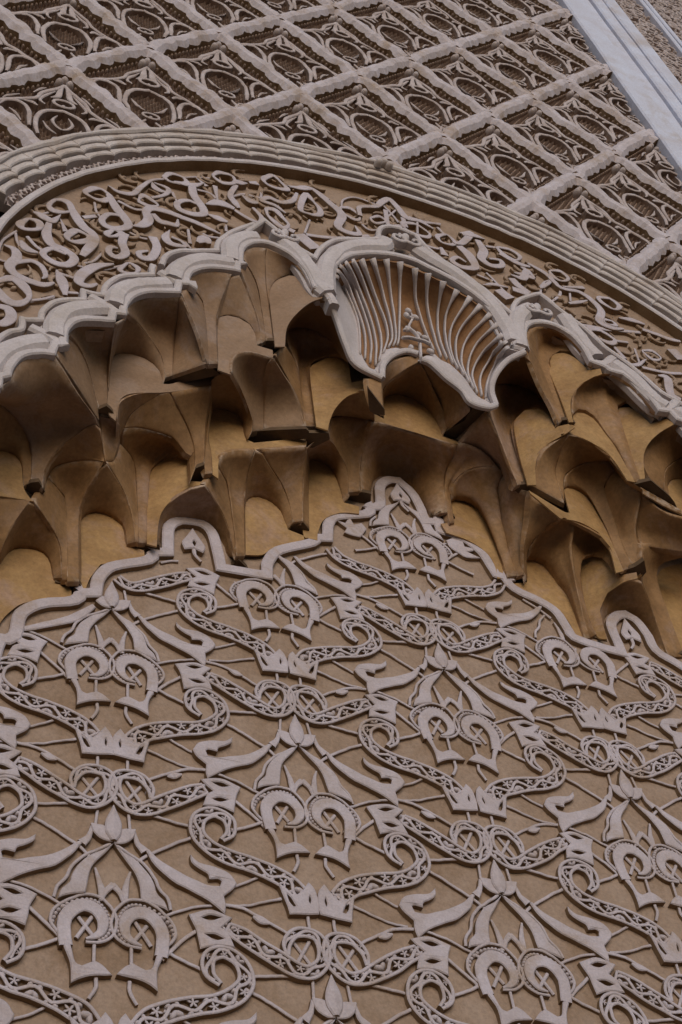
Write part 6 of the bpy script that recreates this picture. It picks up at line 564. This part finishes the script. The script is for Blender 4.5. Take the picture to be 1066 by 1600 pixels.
for l in LOBES:
    mb = MB(); mb.ribbon(l, .13, .035, 0, sub=4, bev=.008, wob=.003); apart('moulding_bed', mb, [M_MOULD], .05)
for i, l in enumerate(LOBES):
    mb = MB(); mb.ribbon(l, .105, .088, 0, sub=5, bev=.022, wob=.004, crown=.06); apart('lobe', mb, [M_MOULD], .06)
for l in BRIDGES:
    mb = MB(); mb.ribbon(l, .055, .075, 0, sub=3, bev=.012, wob=.003); apart('lobe_joint', mb, [M_MOULD], .06)
for l in FILLETS:
    mb = MB(); mb.ribbon(soft_path(l, 3), .030, .064, 0, smooth=False, bev=.007, wob=.003); apart('outer_fillet', mb, [M_MOULD], .055)
def finial(x, z, s_):
    mb = MB(); mb.blob(x, z + .05 * s_, .022 * s_, .045 * s_, .03, .07, 9, -.3)
    for sg in (-1, 1):
        mb.ribbon([(x, z), (x + sg * .035 * s_, z - .012 * s_), (x + sg * .062 * s_, z + .005 * s_), (x + sg * .058 * s_, z + .034 * s_), (x + sg * .034 * s_, z + .032 * s_), (x + sg * .036 * s_, z + .014 * s_)], [.02 * s_, .02 * s_, .018 * s_, .016 * s_, .014 * s_, .01 * s_], .1, .05, bev=.005)
    mb.ribbon([(x - .03 * s_, z + .06 * s_), (x - .014 * s_, z + .03 * s_), (x, z)], .016 * s_, .098, .05, bev=.004)
    apart('finial', mb, [M_MOULD], .06)
FINIALS = [(.008, 7.43, 1.25), (-.74, 7.08, 1.1), (.72, 7.0, 1.15)]
for f_ in FINIALS: finial(*f_)

# ---------------------------------------------------------------- inscription band
RC0, RZ0 = 0.0, 5.88
band = thing('inscription_band', 'curved band of deeply carved script between lobed moulding and scalloped arch', 'inscription', (0, 0, 7.0))
def ipart(name, me, y): return link(name, me, band, (0, y, -7.0))
arc = [(RC0 + 2.27 * math.cos(a), RZ0 + 2.27 * math.sin(a)) for a in [math.radians(190 - 200 * k / 80) for k in range(81)]]
inn = offset_path(MOUTH, .03)
inn = [p for p in inn if (p[0] - RC0) ** 2 + (p[1] - RZ0) ** 2 < 2.2 ** 2]
ip = [(x, 0, z) for x, z in arc] + [(x, 0, z) for x, z in reversed(inn)]
gme = slab_mesh('band_ground', [(x, .055, z) for x, y, z in ip], (0, .06, 0), M_TGROUND); ipart('band_ground', gme, 0)
def band_zone(x, z): return (x - RC0) ** 2 + (z - RZ0) ** 2 < 2.17 ** 2 and not inside(MZ, x, z)
MZ = offset_path(MOUTH, .2) + [(2.6, 3.0), (-2.6, 3.0)]
rf = random.Random(7); FOL = []
for v in range(8):
    p = [(0, 0)]; ang = rf.uniform(0, 6.28); k_ = rf.choice((-1, 1)) * rf.uniform(.35, .75)
    for q in range(7): p.append((p[-1][0] + .028 * math.cos(ang), p[-1][1] + .028 * math.sin(ang))); ang += k_
    mb = MB(); mb.ribbon(p, [.006, .012, .016, .018, .02, .022, .018, .006], .02, 0, sub=3, bev=.004)
    mb.blob(p[3][0] + .02, p[3][1] + .015, .018, .011, .02, 0, 7, ang); FOL.append(mb.mesh('background_leaf', [M_TGROUND, M_EDGE]))
for a in range(44):
    for rr_ in (1.62, 1.74, 1.86, 1.97, 2.07, 2.14):
        an = math.radians(182 - a * 4.3 + rf.uniform(-1.5, 1.5)); x = rr_ * math.cos(an) + RC0; z = rr_ * math.sin(an) + RZ0
        if band_zone(x, z) and rf.random() < .62:
            o = ipart('background_leaf', FOL[rf.randrange(8)], .0551 - rf.uniform(0, .003)); o.location.x = x; o.location.z = z - 7; o.rotation_euler.y = rf.uniform(0, 6.28)
for k, (name, pts, w, h) in enumerate(LETTERS):
    if name == 'letter_loop':
        ph = k * 1.7; w = [w * (1 + .45 * math.sin(2 * math.pi * i / (len(pts) - 2) * 2 + ph)) for i in range(len(pts))]; w[-2:] = w[:2]
    mb = MB(k); mb.ribbon(pts, w, h * .62 + (k % 7) * .0006, 0, sub=5, bev=.003, wob=.0022)
    ipart(name, mb.mesh(name, [M_RELIEF, M_EDGE]), .055)

# ---------------------------------------------------------------- scalloped archivolt
vol = thing('scalloped_archivolt', 'cream curved arch border of overlapping scallop steps above the script', 'arch border', (RC0, 0, RZ0))
LOBE_ANG = math.radians(4.62)
def ring_pts(r_of, n=12, a0=-LOBE_ANG / 2, a1=LOBE_ANG / 2): return [(r_of(k / n) * math.sin(a0 + (a1 - a0) * k / n), r_of(k / n) * math.cos(a0 + (a1 - a0) * k / n)) for k in range(n + 1)]
def lobe_r(r0, amp): return lambda t: r0 + amp * math.sqrt(max(0, 1 - (2 * t - 1) ** 2)) ** 1.2
mb = MB()
for r0, amp, r1, y0, y1 in ((2.447, .022, 2.54, -.10, .036), (2.404, .026, 2.47, -.10, .022), (2.362, .024, 2.42, -.10, .002)):
    mb.prism(ring_pts(lobe_r(r0, amp)) + ring_pts(lambda t: r1)[::-1], [], y1, y0, .006, 1, .002)
ME_SCAL = mb.mesh('scallop', [M_CREAM])
mb = MB(); gr = ring_pts(lambda t: 2.285) + ring_pts(lambda t: 2.40)[::-1]; mb.prism(gr, [], -.052, -.10, .001, 1, 0)
for k in range(5):
    a = LOBE_ANG * (k / 5 - .4); rr_ = 2.335 + .012 * math.sin(k * 2.3); mb.ribbon([((rr_ - .02) * math.sin(a - .008), (rr_ - .02) * math.cos(a - .008)), (rr_ * math.sin(a + .004), (rr_ + .012) * math.cos(a + .004)), ((rr_ - .01) * math.sin(a + .012), (rr_ - .01) * math.cos(a + .012))], [.006, .014, .004], -.025, -.06, bev=.003)
    mb.blob((rr_ + .02) * math.sin(a - .006), (rr_ + .02) * math.cos(a - .006), .007, .006, .03, -.06, 6)
ME_SCROLL = mb.mesh('scallop_foliage', [M_LOOP])
k = -14
while k <= 14:
    o = link('scallop', ME_SCAL, vol); o.rotation_euler.y = LOBE_ANG * k
    q = link('scallop_foliage', ME_SCROLL, o)
    k += 1
mb = MB(); mb.ribbon([(2.262 * math.cos(a), 2.262 * math.sin(a)) for a in [math.radians(182 - 184 * k / 90) for k in range(91)]], .04, .075, 0, smooth=False, bev=.007, wob=.004)
link('ring_fillet', mb.mesh('ring_fillet', [M_MOULD, M_EDGE]), vol, (0, .06, 0))
mb = MB(); ribs_ = [(2.52 * math.cos(a), 2.52 * math.sin(a)) for a in [math.radians(160 - 142 * k / 70) for k in range(71)]]
mb.ribbon(ribs_, [.036 + .014 * math.sin(k * .9) for k in range(71)], .115, 0, smooth=False, bev=.02, wob=.008); link('outer_rim', mb.mesh('outer_rim', [M_CREAM]), vol, (0, .06, 0))
for dx, dz in ((-.03, 2.49), (.012, 2.515), (.04, 2.49)):
    mb = MB(); mb.blob(dx, dz, .024, .024, .05, .04, 9); link('crown_bud', mb.mesh('crown_bud', [M_CREAM]), vol)

# ---------------------------------------------------------------- lozenge lattice wall
loz = thing('lozenge_lattice_panel', 'upper panel of white lozenge lattice filled with dark carved palmettes', 'carved wall', (0, 0, 9.0))
HX, HZ, NX0, NZ0 = .5007, .6786, -1.9195, 8.631
XR = 2.66
def free(x, z): return (x - RC0) ** 2 + (z - RZ0) ** 2 > 2.525 ** 2 and x < XR
def visible(x, z):
    v = Vector((x, 0, z)) - Vector(CAM_LOC); w_ = v.dot(ff)
    if w_ <= 0: return False
    f_ = LENS / 36 * 1600; return -110 < 533 + f_ * v.dot(rr) / w_ < 1176 and -110 < 800 - f_ * v.dot(uu) / w_ < 1710
gp_ = [(-3.2, .063, 16.5), (-3.2, .063, RZ0)] + [(RC0 + 2.42 * math.cos(a), .063, RZ0 + 2.42 * math.sin(a)) for a in [math.radians(180 - 180 * k / 60) for k in range(61)]] + [(XR, .063, RZ0), (XR, .063, 16.5)]
link('lattice_ground', slab_mesh('lattice_ground', gp_, (0, .011, 0), M_PINE), loz, (0, 0, -9.0))
def clip_run(pts, w, ok):
    runs = []; cur = []
    for p, ww in zip(pts, w):
        if ok(*p): cur.append((p, ww))
        else:
            if len(cur) > 1: runs.append(cur)
            cur = []
    if len(cur) > 1: runs.append(cur)
    return runs
NB = 37
def bar_pts(d):
    o = []
    for k in range(NB):
        t = k / (NB - 1); e = max(0, (t - .76) / .24) ** 2 if d < 0 else 0
        o.append((d * HX * t + .012 * e, -HZ * t - .055 * e))
    return o
def bar_w(d): return [.104 + .03 * abs(math.sin(math.pi * 6 * k / (NB - 1))) + (.02 if k in (0, NB - 1) else 0) for k in range(NB)]
BARME = {}
for d in (-1, 1):
    BARME[d] = []
    for v in range(5):
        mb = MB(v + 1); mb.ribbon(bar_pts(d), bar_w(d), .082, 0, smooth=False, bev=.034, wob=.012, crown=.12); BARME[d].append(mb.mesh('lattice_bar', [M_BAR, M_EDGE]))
for i in range(-4, 14):
    for j in range(-2, 14):
        if (i + j) % 2: continue
        X = NX0 + HX * i; Z = NZ0 + HZ * j
        for d in (-1, 1):
            pw = [(X + p[0], Z + p[1]) for p in bar_pts(d)]
            if not any(visible(*p) for p in pw): continue
            ok = [free(*p) for p in pw]
            if all(ok): link('lattice_bar', BARME[d][random.randrange(5)], loz, (X, .062, Z - 9))
            elif sum(ok) > 2:
                for run in clip_run(pw, bar_w(d), free):
                    mb = MB(); mb.ribbon([p for p, _ in run], [q for _, q in run], .082, 0, smooth=False, bev=.034, wob=.012, crown=.12)
                    link('lattice_bar', mb.mesh('lattice_bar', [M_BAR, M_EDGE]), loz, (0, .062, -9))
# one cell's carving: name, points, width, height
CELL = [
 ('inner_border', [(0, .415), (-.04, .345), (-.12, .235), (-.145, .15), (-.19, .10), (-.28, .03), (-.335, -.02), (-.372, -.085), (-.33, -.16), (-.27, -.25), (-.2, -.345), (-.13, -.43), (-.06, -.52), (0, -.585)], [.026], .05),
 ('side_loop', [(-.345, -.10), (-.31, -.02), (-.25, .01), (-.205, -.02), (-.183, -.09), (-.18, -.17), (-.176, -.265)], [.01, .018, .023, .025, .027, .027, .018], .056),
 ('central_loop', [(-.128, -.345), (-.143, -.25), (-.143, -.15), (-.122, -.06), (-.08, -.005), (0, .035)], [.018, .026, .028, .028, .026, .024], .058),
 ('side_leaf', [(-.25, -.30), (-.19, -.36), (-.13, -.40)], [.01, .026, .008], .045),
 ('shoulder_leaf', [(-.22, .05), (-.17, .06), (-.14, .03)], [.008, .026, .01], .05),
 ('palmette_wing', [(-.012, .36), (-.026, .29), (-.035, .22), (-.075, .175)], [.012, .034, .036, .008], .056),
 ('palmette_leaf', [(-.05, .30), (-.10, .22), (-.13, .14), (-.10, .09)], [.008, .022, .02, .008], .045),
 ('inner_leaf', [(-.03, -.02), (-.055, -.09), (-.03, -.16), (0, -.19)], [.006, .02, .016, .012], .045),
 ('inner_leaf', [(-.105, -.13), (-.075, -.2), (-.03, -.25)], [.006, .02, .006], .04),
 ('side_sprig', [(-.29, -.08), (-.25, -.12), (-.22, -.2)], [.006, .02, .006], .04),
 ('border_leaf', [(-.10, .33), (-.13, .30), (-.17, .22)], [.006, .02, .006], .04),
 ('border_leaf', [(-.33, .03), (-.30, .09), (-.24, .14)], [.006, .02, .006], .04),
 ('border_leaf', [(-.34, -.21), (-.28, -.32), (-.21, -.40)], [.006, .018, .006], .038),
 ('root_curl', [(-.07, -.40), (-.105, -.40), (-.11, -.43), (-.085, -.445), (-.06, -.43)], [.016], .045),
 ('root_leaf', [(-.03, -.40), (-.06, -.45), (-.04, -.51), (0, -.525)], [.014, .02, .022, .016], .048),
]
RINGS = [('palmette_ring', (0, .125), (.058, .046), .02, .06), ('root_ring', (0, -.355), (.05, .036), .016, .054)]
def ring_xy(c, r_): return [(c[0] + r_[0] * math.cos(2 * math.pi * k / 12), c[1] + r_[1] * math.sin(2 * math.pi * k / 12)) for k in range(13)]
def scales(ok):
    mb = MB(); st = .038
    for a in range(-16, 17):
        for c in range(-22, 23):
            x = a * st + (c % 2) * st / 2; z = c * st * .9
            if abs(x) / (HX - .085) + abs(z) / (HZ - .11) > 1 or not ok(x, z): continue
            r_ = st * .44; hh = .026 + .01 * noise.noise(Vector((x * 30, z * 30, 3)))
            mb.add([(x - r_, 0, z), (x, 0, z - r_ * 1.1), (x + r_, 0, z), (x, 0, z + r_ * 1.1), (x, -hh, z - r_ * .35)], [(0, 1, 4), (1, 2, 4), (2, 3, 4), (3, 0, 4)])
    n_ = 15
    for k in range(n_):
        for sx in (-1, 1):
            for sz in (-1, 1):
                t = (k + .5) / n_; x = sx * t * (HX - .105); z = sz * (1 - t) * (HZ - .14)
                if ok(x, z): mb.blob(x, z, .013, .009, .04, 0, 6, math.atan2(-sz * HZ, sx * HX))
    return mb
ME_SCALES = scales(lambda x, z: True).mesh('pine_scale_ground', [M_PINE])
ME_CELL = {}; VAR = {}
for name, pts, w, h in CELL:
    VAR[name] = []
    for v in range(4):
        mb = MB(v + 2); mb.ribbon(pts, [q * random.uniform(.85, 1.2) for q in w], h * .8, 0, sub=3, bev=.005, wob=.007); VAR[name].append(mb.mesh(name, [M_LOOP, M_PINE]))
for name, c, r_, w, h in RINGS:
    mb = MB(); mb.ribbon(ring_xy(c, r_), w, h, 0, smooth=False, bev=.004); mb.blob(c[0], c[1], r_[0] * .35, r_[1] * .35, .05, 0, 8); ME_CELL[name] = mb.mesh(name, [M_LOOP, M_PINE])
mb = MB()
for dx, dz in ((0, .50), (-.03, .455), (.03, .455)): mb.blob(dx, dz, .024, .028, .065, 0, 8)
ME_CELL['bud_cluster'] = mb.mesh('bud_cluster', [M_LOOP])
for i in range(-4, 14):
    for j in range(-2, 14):
        if (i + j) % 2 == 0: continue
        X = NX0 + HX * i; Z = NZ0 + HZ * j
        probe = [(X + a * HX * .8, Z + c * HZ * .8) for a, c in ((0, 0), (1, 0), (-1, 0), (0, 1), (0, -1), (.5, .5), (-.5, .5))]
        if not any(visible(*p) for p in probe) or not any(free(*p) for p in probe): continue
        whole = all(free(*p) for p in probe)
        ok = (lambda x, z, X=X, Z=Z: free(X + x, Z + z))
        cell = link('pine_scale_ground', ME_SCALES if whole else scales(ok).mesh('pine_scale_ground', [M_PINE]), loz, (X, .062, Z - 9))
        for name, pts, w, h in CELL:
            for sg in (1, -1):
                if whole:
                    o = link(name, VAR[name][random.randrange(4)], cell); o.scale.x = sg
                else:
                    for run in clip_run([(sg * p[0], p[1]) for p in cr(pts, 3)], spread(w, len(cr(pts, 3))), ok):
                        mb = MB(); mb.ribbon([p for p, _ in run], [q for _, q in run], h, 0, smooth=False, bev=.005); link(name, mb.mesh(name, [M_LOOP, M_PINE]), cell)
        for name, c, r_, w, h in RINGS:
            if ok(c[0], c[1] - .06): link(name, ME_CELL[name], cell)
        if ok(0, .42): link('bud_cluster', ME_CELL['bud_cluster'], cell)

# ---------------------------------------------------------------- plain vertical moulding on the right
pil = thing('vertical_pilaster', 'tall plain white stepped pilaster strip right of the lozenge lattice', 'pilaster', (3.0, 0, 8.0))
for x0, x1, y in ((2.66, 2.90, -.045), (2.902, 3.06, -.015), (3.062, 3.20, -.05), (3.202, 3.36, -.07)):
    mb = MB(); zs = [6.0 + k * .5 for k in range(23)]
    mb.ribbon([((x0 + x1) / 2 - 3, z - 8) for z in zs], x1 - x0, .075 - y, 0, smooth=False, bev=.014, wob=.006); link('fillet_strip', mb.mesh('fillet_strip', [M_WHITE]), pil, (0, .075, 0))

# ---------------------------------------------------------------- far carved panel
far = thing('arabesque_side_panel', 'finely carved arabesque panel beyond the white moulding at upper right', 'carved panel', (4.4, 0, 8.0))
mb = MB(); mb.box((-.97, .06, -1), (3.2, .074, 8.5)); link('panel_ground', mb.mesh('panel_ground', [M_TGROUND]), far)
for xc in (-.52, -.44):
    mb = MB(); mb.ribbon([(xc, z * .5 - 1) for z in range(20)], .05, .07, 0, smooth=False, bev=.01, wob=.004); link('panel_fillet', mb.mesh('panel_fillet', [M_WHITE]), far, (0, .062, 0))
rnd = random.Random(11); CURL = []
for v in range(6):
    mb = MB()
    for s_ in range(2):
        a0 = rnd.uniform(0, 6.28); p = [(0, 0)]; ang = a0; k_ = rnd.choice((-1, 1)) * rnd.uniform(.5, .8)
        for q in range(7): p.append((p[-1][0] + .03 * math.cos(ang), p[-1][1] + .03 * math.sin(ang))); ang += k_
        mb.ribbon(p, [.008, .02, .024, .022, .02, .018, .014, .006], .04 + .004 * s_, 0, sub=3, bev=.005)
    mb.blob(.05, .04, .022, .014, .05, 0, 7, 1); CURL.append(mb.mesh('arabesque_curl', [M_LOOP]))
cells_ = []
for a in range(40):
    for c in range(70):
        x = -.93 + a * .098 + (c % 2) * .045; z = .4 + c * .115
        if -.60 < x < -.36 or x > 3.1: continue
        if visible(4.4 + x, 8 + z): cells_.append((x, z))
cells_.sort(key=lambda p: (p[0] + .9) * 1.2 + p[1])
rest = MB()
for n_, (x, z) in enumerate(cells_):
    me = CURL[rnd.randrange(6)]; a = rnd.uniform(0, 6.28)
    if n_ < 295:
        o = link('arabesque_curl', me, far, (x, .06, z)); o.rotation_euler.y = a
    else:
        ca, sa = math.cos(a), math.sin(a)
        rest.add([(v.co.x * ca + v.co.z * sa + x, v.co.y + .06, v.co.z * ca - v.co.x * sa + z) for v in me.vertices], [tuple(p.vertices) for p in me.polygons])
if rest.v: link('arabesque_curls', rest.mesh('arabesque_curls', [M_LOOP]), far, kind='stuff')
